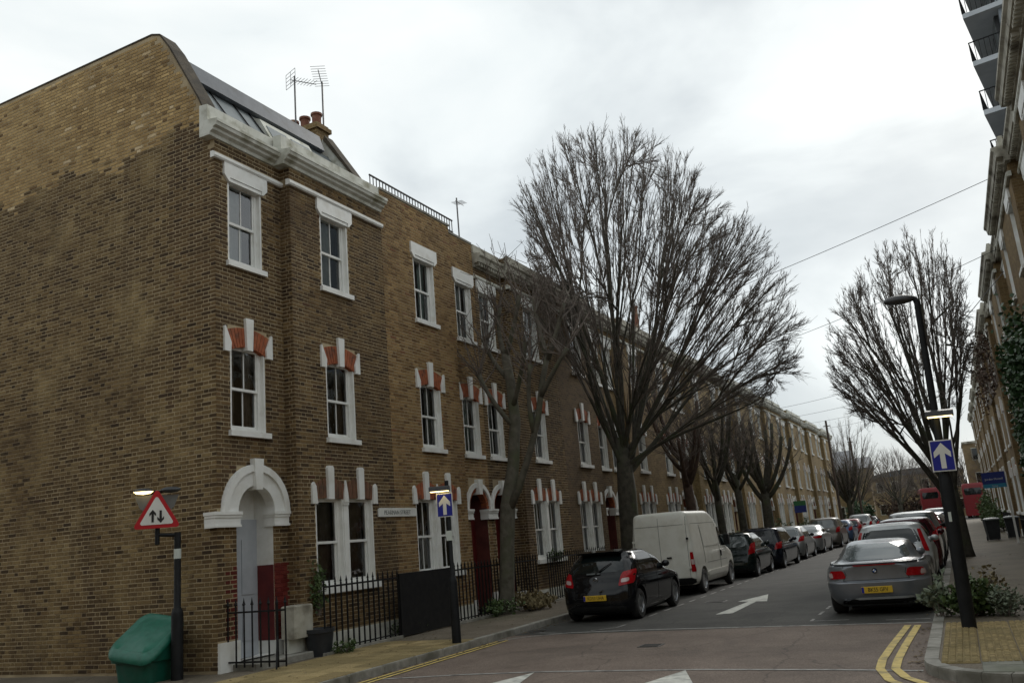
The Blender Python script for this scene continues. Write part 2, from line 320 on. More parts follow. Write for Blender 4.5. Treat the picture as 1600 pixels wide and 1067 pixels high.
# pavements
pl = MB().prism([(-60, 7.3), (KL - .12, 7.3), (KL - .12, 98), (-60, 98)], 'z', -.3, PZ).build('pavement_left', m_['pave_tar']); tag(pl, kind='structure')
arc = [(.4 + math.cos(a) * .88, 10.2 + math.sin(a) * .88) for a in [R(180 + 15 * i) for i in range(7)]]
pr = MB().prism(arc + [(60, 9.32), (60, 98), (KR + .12, 98)], 'z', -.3, PZ).build('pavement_right', m_['pave_tar']); tag(pr, kind='structure')
def kerb(name, path, inner, parent_mat):
    # one bed of concrete with the single stones lying along it
    b = MB(); b.add([(x, y, -.02) for x, y in path] + [(x, y, -.02) for x, y in inner], [(i, i + 1, len(path) + i + 1, len(path) + i) for i in range(len(path) - 1)])
    k = tag(b.build(name, parent_mat), kind='structure'); r = random.Random(3)
    for i in range(len(path) - 1):
        (ax, ay), (bx, by), (cx, cy), (dx, dy) = path[i], path[i + 1], inner[i + 1], inner[i]
        n = max(1, round(math.hypot(bx - ax, by - ay) / .8)); 
        if math.hypot(bx - ax, by - ay) > 36: n = 45
        for j in range(n):
            t0, t1 = j / n + .004 / n, (j + 1) / n - .008 / n
            L = lambda p, q, t: (p[0] + (q[0] - p[0]) * t, p[1] + (q[1] - p[1]) * t)
            q = [L((ax, ay), (bx, by), t0), L((ax, ay), (bx, by), t1), L((dx, dy), (cx, cy), t1), L((dx, dy), (cx, cy), t0)]
            z = PZ + .006 + r.uniform(-.003, .003); c = [(sum(p[0] for p in q) / 4), (sum(p[1] for p in q) / 4)]
            ins = [(p[0] + (c[0] - p[0]) * .05, p[1] + (c[1] - p[1]) * .05) for p in q]
            st = MB().add([(x, y, -.15) for x, y in q] + [(x, y, z - .02) for x, y in q] + [(x, y, z) for x, y in ins],
                          [(0,1,5,4),(1,2,6,5),(2,3,7,6),(3,0,4,7),(4,5,9,8),(5,6,10,9),(6,7,11,10),(7,4,8,11),(8,9,10,11)])
            st.build('kerb_stone', m_['kerb'], k)
    return k
kerb('kerb_left', [(KL, 7.3), (KL, 40), (KL, 98)], [(KL - .13, 7.3), (KL - .13, 40), (KL - .13, 98)], m_['pave_tar'])
ar2 = [(.4 + math.cos(a), 10.2 + math.sin(a)) for a in [R(270 - 15 * i) for i in range(7)]]
ar1 = [(.4 + math.cos(a) * .86, 10.2 + math.sin(a) * .86) for a in [R(270 - 15 * i) for i in range(7)]]
kerb('kerb_right', [(8, 9.2)] + ar2 + [(KR, 40), (KR, 98)], [(8, 9.34)] + ar1 + [(KR + .14, 40), (KR + .14, 98)], m_['pave_tar'])
sl = MB().bevbox(-.175, .175, -.175, .175, -.02, .012, .008).mesh('paving_slab')
sl2 = MB().bevbox(-.175, .175, -.175, .175, -.02, .012, .008)
for i in range(5):
    for j in range(5): sl2.bevbox(-.165 + .067 * i, -.165 + .067 * i + .052, -.165 + .067 * j, -.165 + .067 * j + .052, .01, .022, .006)
sl2 = sl2.mesh('paving_slab_blister')
def slabs(parent, x0, x1, y0, y1, me, m, keep=lambda x, y: True):
    r = random.Random(5); y = y0
    while y < y1:
        x = x0
        while x < x1:
            if keep(x, y):
                o = obj('paving_slab', me, m, parent); o.location = (x + .18, y + .18, PZ + .002 + r.uniform(-.002, .002)); o.rotation_euler = (r.uniform(-.006, .006), r.uniform(-.006, .006), r.uniform(-.006, .006))
            x += .36
        y += .36
slabs(pr, -.44, 1.7, 9.9, 12.9, sl2, m_['slab'], lambda x, y: math.hypot(x + .18 - .4, min(0, y - 10.2)) < .8 or x > .3 or y > 10.2)
slabs(pr, -.08, 2.0, 9.18 + .17, 9.85, sl, m_['slab_grey'], lambda x, y: y > 9.3)
slabs(pl, -9.3, -7.75, 7.4, 13.0, sl, m_['slab'])
mark('road_patch', [[(-3.9, 21.5), (-2.9, 21.6), (-2.95, 24.2), (-3.85, 24.1)], [(-5.2, 16.0), (-4.75, 16.0), (-4.8, 17.6), (-5.2, 17.5)]], m_['asphalt'], .0015)
m_['iron'] = M('cast_iron_cover', (.03, .028, .026), (.05, .046, .042), 12, .6, bmp=.5, bscale=40)
def cover(label, x, y, w, l, z=.002):
    o = tag(empty('drain_cover', (x, y, z)), label, 'drain cover'); MB().bevbox(-w, w, -l, l, -.03, .004, .004).build('frame', m_['iron'], o)
    for i in range(6): MB().box(-w * .8, w * .8, -l * .82 + i * l * .28, -l * .82 + i * l * .28 + l * .14, .004, .009).build('rib', m_['iron'], o)
cover('square iron drain cover in the road left of the arrow marking', -5.05, 19.4, .22, .22)
cover('iron gully grating at the left kerb before the black hatchback', -7.2, 14.9, .15, .2)
cover('small iron cover in the brownish road table', -4.3, 12.6, .16, .16)
lv = MB(); q = random.Random(9)
for i in range(700):
    if q.random() < .5: x, y, z = KL + abs(q.gauss(0, .12)) + .02, q.uniform(8, 30), .006
    elif q.random() < .5: x, y, z = KR - abs(q.gauss(0, .1)) - .02, q.uniform(10, 34), .006
    else: x, y, z = (q.uniform(-9.3, KL - .2), q.uniform(8, 24), PZ + .02) if q.random() < .6 else (q.uniform(-.4, 1.6), q.uniform(13, 30), PZ + .006)
    a = q.uniform(0, 6.28); l = q.uniform(.015, .04); c, s_ = math.cos(a) * l, math.sin(a) * l
    lv.add([(x - c, y - s_, z), (x + s_ * .5, y - c * .5, z + .008), (x + c, y + s_, z + .003), (x - s_ * .5, y + c * .5, z + .008)], [(0, 1, 2, 3)])
m_['litter'] = M('fallen_leaf', (.09, .06, .03), (.2, .15, .08), 20, .9)
tag(lv.build('fallen_leaves', m_['litter']), 'scattered brown fallen leaves along both gutters and pavements', 'leaves', kind='stuff')
# ------------------------------------------------------------------ houses
def panel(mb, u0, u1, z0, z1, p, holes, depth=.2):
    # front sheet at x=p with rectangular openings and their reveals
    us = sorted({u0, u1, *[min(max(h[k], u0), u1) for h in holes for k in (0, 1)]}); zs = sorted({z0, z1, *[min(max(h[k], z0), z1) for h in holes for k in (2, 3)]})
    for i in range(len(us) - 1):
        for j in range(len(zs) - 1):
            a, b, c, d = us[i], us[i + 1], zs[j], zs[j + 1]; cu, cz = (a + b) / 2, (c + d) / 2
            if any(h[0] < cu < h[1] and h[2] < cz < h[3] for h in holes): continue
            mb.quad((p, a, c), (p, b, c), (p, b, d), (p, a, d))
    for h in holes:
        a, b, c, d = h; q = p - depth
        mb.quad((p, a, c), (p, a, d), (q, a, d), (q, a, c)); mb.quad((p, b, d), (p, b, c), (q, b, c), (q, b, d))
        mb.quad((p, a, d), (p, b, d), (q, b, d), (q, a, d)); mb.quad((p, b, c), (p, a, c), (q, a, c), (q, b, c))
BR = (.0667, .196, .092, .0145)    # course, stretcher, header, joint
def brick_list(u0, u1, z0, z1, blocked, r, close0=True):
    # Flemish bond: yields (u, z, length) of each brick, cut where it meets an opening
    out = []; k = 0; z = z0
    while z + BR[0] * .6 < z1:
        u = u0 + (0 if k % 2 else -.05); head = k % 2
        while u < u1:
            l = BR[2] if head else BR[1]; a, b = max(u, u0), min(u + l, u1); head = 1 - head; u += l + BR[3]
            cut = [(a, b)]
            for h in blocked:
                if h[2] < z + BR[0] * .75 and h[3] > z + BR[0] * .25:
                    nc = []
                    for s, e in cut:
                        if h[1] <= s or h[0] >= e: nc.append((s, e)); continue
                        if h[0] - s > .03: nc.append((s, h[0] - .004))
                        if e - h[1] > .03: nc.append((h[1] + .004, e))
                    cut = nc
            out += [(s, z, e - s) for s, e in cut if e - s > .025]
        z += BR[0]; k += 1
    return out
def brick_geo(mb, P, u, z, l, r, proud=.007):
    # P maps (u, outward, z) to local xyz; a proud block with five faces
    j = lambda: r.uniform(-.0015, .0015)
    h = BR[0] - BR[3]; o = proud + r.uniform(-.002, .002)
    a, b, c, d = u + j(), u + l + j(), z + j(), z + h + j()
    v = [P(a, 0, c), P(b, 0, c), P(b, 0, d), P(a, 0, d), P(a + .003, o, c + .003), P(b - .003, o, c + .003), P(b - .003, o, d - .003), P(a + .003, o, d - .003)]
    mb.add(v, [(4, 5, 6, 7), (0, 1, 5, 4), (1, 2, 6, 5), (2, 3, 7, 6), (3, 0, 4, 7)])
def arch_pts(uc, half, zs, rise, n=12):
    return [(uc + half * t, zs + rise * (1 - t * t)) for t in [-1 + 2 * i / n for i in range(n + 1)]]
def ring_mesh(mb, inner, outer, p0, p1):
    n = len(inner)
    for i in range(n - 1):
        a, b, c, d = inner[i], inner[i + 1], outer[i + 1], outer[i]
        mb.quad((p1, *a), (p1, *b), (p1, *c), (p1, *d)); mb.quad((p0, *a), (p0, *b), (p1, *b), (p1, *a)); mb.quad((p1, *d), (p1, *c), (p0, *c), (p0, *d))
    for e in (0, n - 1): mb.quad((p0, *inner[e]), (p1, *inner[e]), (p1, *outer[e]), (p0, *outer[e]))
def voussoirs(mb, inner, outer, p0, p1, gap=.12):
    # the single wedge bricks of an arch
    n = len(inner) - 1
    L = lambda a, b, t: (a[0] + (b[0] - a[0]) * t, a[1] + (b[1] - a[1]) * t)
    for i in range(n):
        q = [L(inner[i], inner[i+1], gap), L(inner[i], inner[i+1], 1 - gap), L(outer[i], outer[i+1], 1 - gap), L(outer[i], outer[i+1], gap)]
        mb.prism(q, 'x', p0, p1)
def sash(d, key, uc, half, z0, z1, p, bars=1, arched=False):
    a, b = uc - half, uc + half; f = MB(); f.b = 0
    # white painted lining of the reveal, box frame, two sashes
    f.box(p - .15, p - .004, a + .002, a + .035, z0, z1); f.box(p - .15, p - .004, b - .035, b - .002, z0, z1)
    f.box(p - .17, p - .075, a + .035, a + .1, z0, z1); f.box(p - .17, p - .075, b - .1, b - .035, z0, z1)
    f.box(p - .17, p - .075, a + .1, b - .1, z1 - .06, z1 - .002); f.box(p - .17, p - .07, a + .1, b - .1, z0 + .002, z0 + .06)
    zm = (z0 + z1) / 2; ia, ib = a + .1, b - .1
    f.box(p - .125, p - .085, ia, ib, zm - .022, zm + .022)
    for q0, q1, s, e in ((p - .12, p - .09, zm + .022, z1 - .06), (p - .15, p - .12, z0 + .06, zm - .022)):
        f.box(q0, q1, ia, ia + .03, s, e); f.box(q0, q1, ib - .03, ib, s, e)
        for k in range(bars):
            c = ia + (ib - ia) * (k + 1) / (bars + 1); f.box(q0 + .004, q1 - .004, c - .009, c + .009, s, e)
        if s < zm - .1: f.box(q0, q1, ia + .03, ib - .03, s, s + .05)
    g = MB(); g.quad((p - .105, ia, zm), (p - .105, ib, zm), (p - .105, ib, z1 - .03), (p - .105, ia, z1 - .03))
    g2 = MB(); g2.quad((p - .135, ia, z0 + .03), (p - .135, ib, z0 + .03), (p - .135, ib, zm), (p - .135, ia, zm))
    si = MB(); si.box(p - .08, p + .07, a - .05, b + .06, z0 - .085, z0 + .004)
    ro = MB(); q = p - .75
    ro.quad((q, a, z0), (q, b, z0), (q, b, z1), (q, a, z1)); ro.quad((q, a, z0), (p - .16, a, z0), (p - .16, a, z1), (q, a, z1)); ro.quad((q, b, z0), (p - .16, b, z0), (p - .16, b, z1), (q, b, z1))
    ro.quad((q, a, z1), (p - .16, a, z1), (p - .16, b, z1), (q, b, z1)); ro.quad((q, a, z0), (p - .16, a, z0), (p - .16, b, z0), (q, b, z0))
    r = random.Random(key); cu = MB()
    def cur(s, e): cu.grid(14, 1, lambda x, y: (p - .24 + .018 * math.sin(x * 19 + r.random() * .3), s + (e - s) * x, z0 + .03 + (z1 - z0 - .06) * y))
    wv = r.choice([0, 1, 2]) if bars else 2
    if wv == 0: cur(ia - .03, ia + half * .55); cur(ib - half * .5, ib + .03)
    elif wv == 1: cur(ia - .03, ib - half * .35)
    else: cur(ia - .03, ib + .03)
    d[key] = dict(window=f, pane=[g, g2], sill=si, room=ro, curtain=cu)
def lintel_top(d, key, uc, half, z1, p):
    m = MB(); a, b = uc - half - .11, uc + half + .11
    m.prism([(a, z1 + .30), (a, z1 + .05), (a + .1, z1 - .05), (a + .13, z1 - .05), (a + .13, z1 + .02), (b - .13, z1 + .02), (b - .13, z1 - .05), (b - .1, z1 - .05), (b, z1 + .05), (b, z1 + .30)], 'x', p + .001, p + .05)
    m.box(p - .07, p + .035, a + .135, b - .135, z1 - .045, z1 + .018)
    d[key]['lintel'] = m
def seg_head(d, key, uc, half, z1, p, n=14):
    inner = arch_pts(uc, half + .01, z1 - .1, .1, n); outer = arch_pts(uc, half + .16, z1 + .2, .12, n)
    m = MB(); voussoirs(m, inner, outer, p - .16, p + .012, .1); d[key]['brick_arch'] = m
    bl = []
    for s in (-1, 1):
        x = lambda t: uc + s * (half + t)
        q = [(x(.012), z1 - .13), (x(.15), z1 - .13), (x(.15), z1 + .27), (x(.125), z1 + .285), (x(-.0), z1 + .02)]
        if s < 0: q = q[::-1]
        bl.append(MB().prism(q, 'x', p - .002, p + .045))
    k = MB().prism([(uc - .065, z1 - .06), (uc + .065, z1 - .06), (uc + .09, z1 + .48), (uc - .09, z1 + .48)], 'x', p - .05, p + .06)
    d[key]['impost_block'] = bl; d[key]['keystone'] = [k]
def gf_window(d, key, uc, half, z0, z1, p, bars):
    sub = half / 2
    w1, w2 = {}, {}
    sash(w1, key + '1', uc - half / 2 - .03, half / 2 - .03, z0, z1, p, bars); sash(w2, key + '2', uc + half / 2 + .03, half / 2 - .03, z0, z1, p, bars)
    A, B = w1[key + '1'], w2[key + '2']; out = {}
    out['window'] = A['window'].add(B['window'].v, B['window'].f)
    out['pane'] = A['pane'] + B['pane']
    out['sill'] = MB().box(p - .08, p + .08, uc - half - .06, uc + half + .06, z0 - .1, z0 + .004)
    out['room'] = A['room'].add(B['room'].v, B['room'].f); out['curtain'] = A['curtain'].add(B['curtain'].v, B['curtain'].f)
    mu = MB().box(p - .16, p + .01, uc - .06, uc + .06, z0, z1 - .12); mu.box(p - .14, p + .025, uc - .08, uc + .08, z1 - .12, z1 - .07)
    mu.prism([(uc - .065, z1 - .07), (uc + .065, z1 - .07), (uc + .05, z1 + .1), (uc, z1 + .32), (uc - .05, z1 + .1)], 'x', p - .1, p + .04)
    out['mullion'] = mu
    ar = MB()
    for s in (-1, 1):
        c = uc + s * half / 2; inner = arch_pts(c, half / 2 - .02, z1 - .02, .03, 8); outer = arch_pts(c, half / 2 + .02, z1 + .22, .14, 8)
        voussoirs(ar, inner, outer, p - .15, p + .012, .1)
    out['brick_arch'] = ar
    bl = []; ks = []
    for s in (-1, 1):
        x = lambda t: uc + s * (half + t)
        q = [(x(-.03), z1 - .1), (x(.11), z1 - .1), (x(.11), z1 + .22), (x(.06), z1 + .27), (x(.0), z1 + .2)]
        if s < 0: q = q[::-1]
        bl.append(MB().prism(q, 'x', p - .03, p + .045))
        c = uc + s * half * .53
        k = MB().prism([(c - .075, z1 - .02), (c + .075, z1 - .02), (c + .085, z1 + .52), (c + .06, z1 + .56), (c - .06, z1 + .56), (c - .085, z1 + .52)], 'x', p - .05, p + .06); ks.append(k)
    out['impost_block'] = bl; out['keystone'] = ks; d[key] = out
def door_arch(uc, r0, r1, zs, p, n=16, plain=True):
    ang = [math.pi - math.pi * i / n for i in range(n + 1)]
    arc = lambda r: [(uc + r * math.cos(a), zs + r * math.sin(a)) for a in ang]
    out = {}
    m = MB()
    if plain:
        ring_mesh(m, arc(r0), arc(r1), p - .14, p + .05); ring_mesh(m, arc(r1 - .1), arc(r1 + .012), p, p + .085)
        out['arch_surround'] = m; out['mat'] = 'white'
    else:
        ring_mesh(m, arc(r1 - .07), arc(r1 + .03), p - .05, p + .06); out['arch_surround'] = m
        v = MB(); voussoirs(v, arc(r0), arc(r1 - .072), p - .14, p + .012, .08); out['brick_arch'] = v
    out['keystone'] = MB().prism([(uc - .07, zs + r0 - .07), (uc + .07, zs + r0 - .07), (uc + .105, zs + r1 + .1), (uc - .105, zs + r1 + .1)], 'x', p - .1, p + .11)
    return out
def impost(u0, u1, zs, p):
    m = MB().box(p - .16, p + .06, u0, u1, zs - .2, zs - .05); m.box(p - .16, p + .09, u0 - .02, u1 + .02, zs - .05, zs + .0); m.box(p - .15, p + .075, u0 - .01, u1 + .01, zs - .09, zs - .052); m.box(p - .15, p + .075, u0 - .008, u1 + .008, zs - .235, zs - .2); return m
def cornice_profile(style):
    if style == 'white':
        return [(-.06, 8.56), (.04, 8.56), (.055, 8.61), (.12, 8.64), (.13, 8.68), (.19, 8.7), (.205, 8.75), (.22, 8.76), (.22, 8.81), (.02, 8.84), (.0, 8.85), (.0, 9.12), (-.18, 9.14), (-.18, 8.56)]
    return [(-.06, 8.5), (.05, 8.5), (.06, 8.6), (.19, 8.62), (.21, 8.74), (.26, 8.78), (.26, 8.84), (-.06, 8.88)]
def std_layout(gable=False):
    ud = .73 if gable else .6
    L = {}
    L['A'] = [(ud - .41, ud + .41, PZ, 2.82), (.62 - .4, .62 + .4, 3.68, 5.08), (.6 - .4, .6 + .4, 6.48, 7.93)]
    L['B'] = [(2.77 - .83, 2.77 + .83, 1.12, 2.62), (2.77 - .42, 2.77 + .42, 3.68, 5.08), (2.74 - .42, 2.74 + .42, 6.48, 7.93)]
    L['ud'] = ud
    return L
HCACHE = {}
def house_parts(style, gable, bars, seed):
    key = (style, gable, bars, seed)
    if key in HCACHE: return HCACHE[key]
    L = std_layout(gable); H = {}; u0 = -.08 if gable else 0
    top = 8.7 if style == 'white' else 9.1
    w = MB(); panel(w, u0, 1.5, 0, top, 0, L['A']); panel(w, 1.5, HW, 0, top, BAY, L['B'])
    w.quad((0, 1.5, 0), (BAY, 1.5, 0), (BAY, 1.5, top), (0, 1.5, top)); w.quad((BAY, HW, 0), (-.3, HW, 0), (-.3, HW, top), (BAY, HW, top))
    w.quad((0, u0, top), (0, 1.5, top), (-.25, 1.5, top), (-.25, u0, top)); w.quad((BAY, 1.5, top), (BAY, HW, top), (-.25, HW, top), (-.25, 1.5, top))
    w.quad((-.25, u0, 8.3), (-.25, HW, 8.3), (-.25, HW, top), (-.25, u0, top))
    H['wall'] = w
    W = {}
    sash(W, 'mA%d' % seed, .62, .4, 3.68, 5.08, 0, 1); seg_head(W, 'mA%d' % seed, .62, .4, 5.08, 0)
    sash(W, 'tA%d' % seed, .6, .4, 6.48, 7.93, 0, 1); lintel_top(W, 'tA%d' % seed, .6, .4, 7.93, 0)
    sash(W, 'mB%d' % seed, 2.77, .42, 3.68, 5.08, BAY, 1); seg_head(W, 'mB%d' % seed, 2.77, .42, 5.08, BAY)
    sash(W, 'tB%d' % seed, 2.74, .42, 6.48, 7.93, BAY, 1); lintel_top(W, 'tB%d' % seed, 2.74, .42, 7.93, BAY)
    gf_window(W, 'gB%d' % seed, 2.77, .83, 1.12, 2.62, BAY, bars)
    H['windows'] = W
    ud = L['ud']; H['arch'] = door_arch(ud, .41, .73 if gable else .585, 2.42, 0, plain=gable)
    if gable: H['imposts'] = [impost(u0 - .1, ud - .38, 2.42, 0), impost(ud + .38, 1.46, 2.42, 0)]
    else: H['imposts'] = [impost(.002, ud - .36, 2.42, 0), impost(ud + .36, 1.24, 2.42, 0)]
    # porch recess: side walls, back wall, soffit, door with panels, step
    po = MB(); q = -.4
    for u in (ud - .405, ud + .405): po.quad((q, u, PZ), (-.002, u, PZ), (-.002, u, 2.82), (q, u, 2.82))
    po.quad((q, ud - .41, 2.82), (-.2, ud - .41, 2.82), (-.2, ud + .41, 2.82), (q, ud + .41, 2.82)); po.quad((q, ud - .41, 2.3), (q, ud + .41, 2.3), (q, ud + .41, 2.82), (q, ud - .41, 2.82))
    po.quad((q, ud - .41, PZ), (-.0, ud - .41, PZ + .12), (0, ud + .41, PZ + .12), (q, ud + .41, PZ + .12))
    H['porch'] = po
    do = MB().box(q, q + .05, ud - .404, ud + .404, PZ + .1, 2.32)
    for (a, b, c, d) in ((-.3, -.05, .35, .9), (.05, .3, .35, .9), (-.3, -.05, 1.05, 1.9), (.05, .3, 1.05, 1.9)): do.box(q + .05, q + .065, ud + a, ud + b, PZ + c, PZ + d)
    H['door'] = do
    H['dado'] = [MB().box(q + .06, -.004, ud - .41, ud - .398, .42, 1.58), MB().box(q + .06, -.004, ud + .398, ud + .41, .42, 1.58)]
    H['plinth'] = [MB().prism([(u0 - .0, PZ - .05), (ud - .4, PZ - .05), (ud - .4, .52), (u0, .52)], 'x', -.02, .05), MB().prism([(ud + .4, PZ - .05), (1.5, PZ - .05), (1.5, .42), (ud + .4, .42)], 'x', -.02, .045),
                   MB().box(BAY - .02, BAY + .03, 1.5, HW, PZ - .05, .38)]
    # string course and cornice follow the step of the bay
    if style != 'plain':
        st = MB(); pr_ = [(-.03, 8.2), (.055, 8.2), (.075, 8.23), (.075, 8.28), (.03, 8.31), (-.03, 8.31)]
        st.prism([(p[0], p[1]) for p in pr_], 'y', u0 - (.07 if gable else 0), 1.5 + .075); st.prism([(p[0] + BAY, p[1]) for p in pr_], 'y', 1.5 - .07, HW - .012)
        H['string'] = st
        co = MB(); pr_ = cornice_profile(style)
        co.prism(pr_, 'y', u0 - (.16 if gable else 0), 1.5 + .02); co.prism([(p[0] + BAY, p[1]) for p in pr_], 'y', 1.5 - .2, HW - .012)
        if style == 'stone':
            for k in range(11): co.box(.05, .17, .06 + k * .13, .12 + k * .13, 8.53, 8.615)
            for k in range(20): co.box(BAY + .05, BAY + .17, 1.55 + k * .137, 1.61 + k * .137, 8.53, 8.615)
            co.box(BAY - .01, BAY + .08, 1.45, HW - .02, 8.885, 9.12) ; co.box(-.01, .05, u0, 1.44, 8.885, 9.11)
        H['cornice'] = co
    else:
        cp = MB().box(-.28, BAY + .025, 1.48, HW - .005, 9.1, 9.15); cp.box(-.28, .025, u0, 1.479, 9.1, 9.15); H['coping'] = cp
    HCACHE[key] = H; return H
MESHES = {}
def msh(mb, name, fx, fy, smooth=False):
    k = (id(mb), fx, fy)
    if k not in MESHES: MESHES[k] = (mb.mesh(name, smooth, fx, fy), mb)
    return MESHES[k][0]
NB = random.Random(11); NEARB = {}
def house(yc, s, sx, style, wallm, label, bars=0, seed=0, gable=False, archm='arch_red', doorm='door_red', porchm='white', name='terraced_house', group=None, bricks=None, corn='stone_grey', simple=False):
    root = tag(empty(name, (XA if sx > 0 else XR, yc, 0)), label, 'house', group)
    H = house_parts(style, gable, bars, seed)
    def part(nm, mb, m, par=None, smooth=False): return obj(nm, msh(mb, nm, sx, s, smooth), m_[m], par or root)
    wall = part('wall', H['wall'], 'mortar' if bricks else wallm)
    for k, w in H['windows'].items():
        wo_ = part('window', w['window'], 'white')
        for g in w['pane']: part('pane', g, 'glass', wo_)
        part('sill', w['sill'], 'white', wo_)
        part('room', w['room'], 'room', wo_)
        cm = NB.choice(['curtain', 'curtain', 'curtain_warm', 'curtain_blue'])
        if gable: cm = {'m': 'curtain_warm', 't': 'curtain', 'g': 'curtain_warm'}[k[0]]
        part('curtain', w['curtain'], cm, wo_, True)
        if 'lintel' in w: part('lintel', w['lintel'], 'white', wo_)
        if 'mullion' in w: part('mullion', w['mullion'], 'white', wo_)
        if 'brick_arch' in w: part('brick_arch', w['brick_arch'], 'arch_brown' if (gable and k[0] == 'g') else archm, wo_)
        for b in w.get('impost_block', []): part('impost_block', b, 'white', wo_)
        for b in w.get('keystone', []): part('keystone', b, 'white', wo_)
    a = part('arch_surround', H['arch']['arch_surround'], 'white')
    part('keystone', H['arch']['keystone'], 'white', a)
    if 'brick_arch' in H['arch']: part('brick_arch', H['arch']['brick_arch'], archm, a)
    for i in H['imposts']: part('impost', i, 'white', a)
    if gable:
        for d_ in H['dado']: part('dado', d_, 'door_red')
    part('porch', H['porch'], porchm); d = part('door', H['door'], doorm)
    for i, p in enumerate(H['plinth']): part('plinth', p, 'white' if i < 2 else 'stone_white')
    if 'string' in H: part('string_course', H['string'], 'white' if style == 'white' else 'stone_white')
    if 'cornice' in H: part('cornice', H['cornice'], 'stone_white' if style == 'white' else corn)
    if 'coping' in H: part('coping', H['coping'], 'kerb')
    rf = MB().quad((-.25, -.0, 8.35), (-.25, HW, 8.35), (-3.4, HW, 9.2), (-3.4, 0, 9.2)).quad((-3.4, 0, 9.2), (-3.4, HW, 9.2), (-8, HW, 8.2), (-8, 0, 8.2))
    if not gable: part('roof', rf, 'slate')
    if bricks:
        r = random.Random(seed + 40); L = std_layout(gable); u0 = -.08 if gable else 0; top = 8.55 if style == 'white' else 9.08
        ud = L['ud']; blA = list(L['A']); blB = list(L['B'])
        ra = .73 if gable else .6
        blA += [(ud - .4, ud + .4, 2.7, 3.1)]
        for k in range(12):      # keep the face of the round arch clear
            z = 2.42 + ra * k / 12; w_ = math.sqrt(max(0, ra * ra - (z + .03 - 2.42) ** 2)); blA.append((ud - w_, ud + w_, z, z + ra / 12))
        for (uc, hf, bl) in ((.62, .4, blA), (2.77, .42, blB)):
            bl.append((uc - hf - .14, uc + hf + .14, 4.95, 5.3)); bl.append((uc - hf - .05, uc + hf + .05, 5.3, 5.4))
        for (uc, hf, bl) in ((.6, .4, blA), (2.74, .42, blB)): bl.append((uc - hf - .1, uc + hf + .1, 7.9, 8.22))
        blB.append((2.77 - .9, 2.77 + .9, 2.6, 2.84)); blA.append((u0, 1.5, PZ, .4)); blB.append((1.5, HW, PZ, .38))
        if style != 'plain': blA.append((u0, 1.5, 8.2, 8.3)); blB.append((1.5, HW, 8.2, 8.3))
        if gable:
            blA.append((u0, ud - .41, PZ, .56)); blA.append((ud - .41, ud + .41, 0, 2.7)); blA.append((u0, ud - .38, 2.2, 2.44)); blA.append((ud + .38, 1.5, 2.2, 2.44))
        F = lambda p0: (lambda u, o, z: (p0 + o, u, z))
        groups = [(brick_list(u0, 1.5, .145, top, blA, r), F(0)), (brick_list(1.5, HW, .145, top, blB, r), F(BAY)),
                  (brick_list(0, BAY, .145, top, [(0, BAY, 8.2, 8.3)] if style != 'plain' else [], r), lambda u, o, z: (u, 1.5 - o, z))]
        flat = [(P, *b) for bl, P in groups for b in bl]
        red = [f for f in flat if gable and f[2] < 1.6 and abs(f[1] - .73) < .66 and f[0] is groups[0][1]]
        # the bricks that show largest are objects of their own (those of the end house are on its gable)
        near = [] if gable else [f for f in flat if f[0] is groups[1][1] and .6 < f[2] < 3.4 and f[1] > 2.0][:bricks]
        for f in near:
            k = (round(f[3], 2), r.randrange(2), sx, s)
            if k not in NEARB:
                b = MB(); brick_geo(b, lambda u, o, z: (o, u, z), -f[3] / 2, 0, f[3], r); NEARB[k] = b.mesh('brick', False, sx, s)
            o = obj('brick', NEARB[k], m_[wallm], wall); o.location = (BAY * sx, (f[1] + f[3] / 2) * s, f[2])
        sn = set((id(f[0]), f[1], f[2]) for f in near); srd = set((id(f[0]), f[1], f[2]) for f in red)
        g = MB(); gr = MB()
        for f in flat:
            k = (id(f[0]), f[1], f[2])
            if k in sn: continue
            brick_geo(gr if k in srd else g, f[0], f[1], f[2], f[3], r)
        tag(g.build('brick_facing', m_[wallm], root, False, sx, s), kind='stuff')
        if gr.v:
            rb = MB().quad((.003, 1.145, .42), (.003, 1.45, .42), (.003, 1.45, 1.58), (.003, 1.145, 1.58)).build('red_paint', m_['door_red'], root, False, sx, s)
            tag(gr.build('red_painted_bricks', m_['b_red'], root, False, sx, s), kind='stuff')
    return root, wall
m_['door_red'] = M('red_door_paint', (.09, .008, .008), (.13, .013, .011), 4, .5)
m_['door_grey'] = M('grey_door_paint', (.37, .39, .42), (.43, .45, .48), 4, .4)
m_['door_dark'] = M('dark_door_paint', (.02, .025, .03), (.035, .04, .045), 4, .35)
m_['porch_dark'] = M('dark_red_porch', (.08, .018, .014), (.13, .03, .022), 4, .7)
ORD = ['first', 'second', 'third', 'fourth', 'fifth', 'sixth', 'seventh', 'eighth', 'ninth', 'tenth', 'eleventh', 'twelfth', 'thirteenth', 'fourteenth', 'fifteenth', 'sixteenth', 'seventeenth', 'eighteenth']
h1, h1w = house(10.03, 1, 1, 'white', 'b_dark', 'brown brick end house with blank gable wall, white arched doorway and white parapet', seed=1, gable=True, archm='arch_red', doorm='door_grey', porchm='white', name='end_house', bricks=300)
h2, h2w = house(PAIR, -1, 1, 'plain', 'b_tan', 'cleaned orange-brown brick house with plain parapet and roof rail, beside the gable house', bars=1, seed=2, porchm='porch_dark', doorm='door_red', bricks=300)
h3, h3w = house(PAIR, 1, 1, 'stone', 'b_dark', 'third brick house from the gable end, sooty, behind the pollarded tree', bars=1, seed=3, porchm='porch_dark', bricks=60)
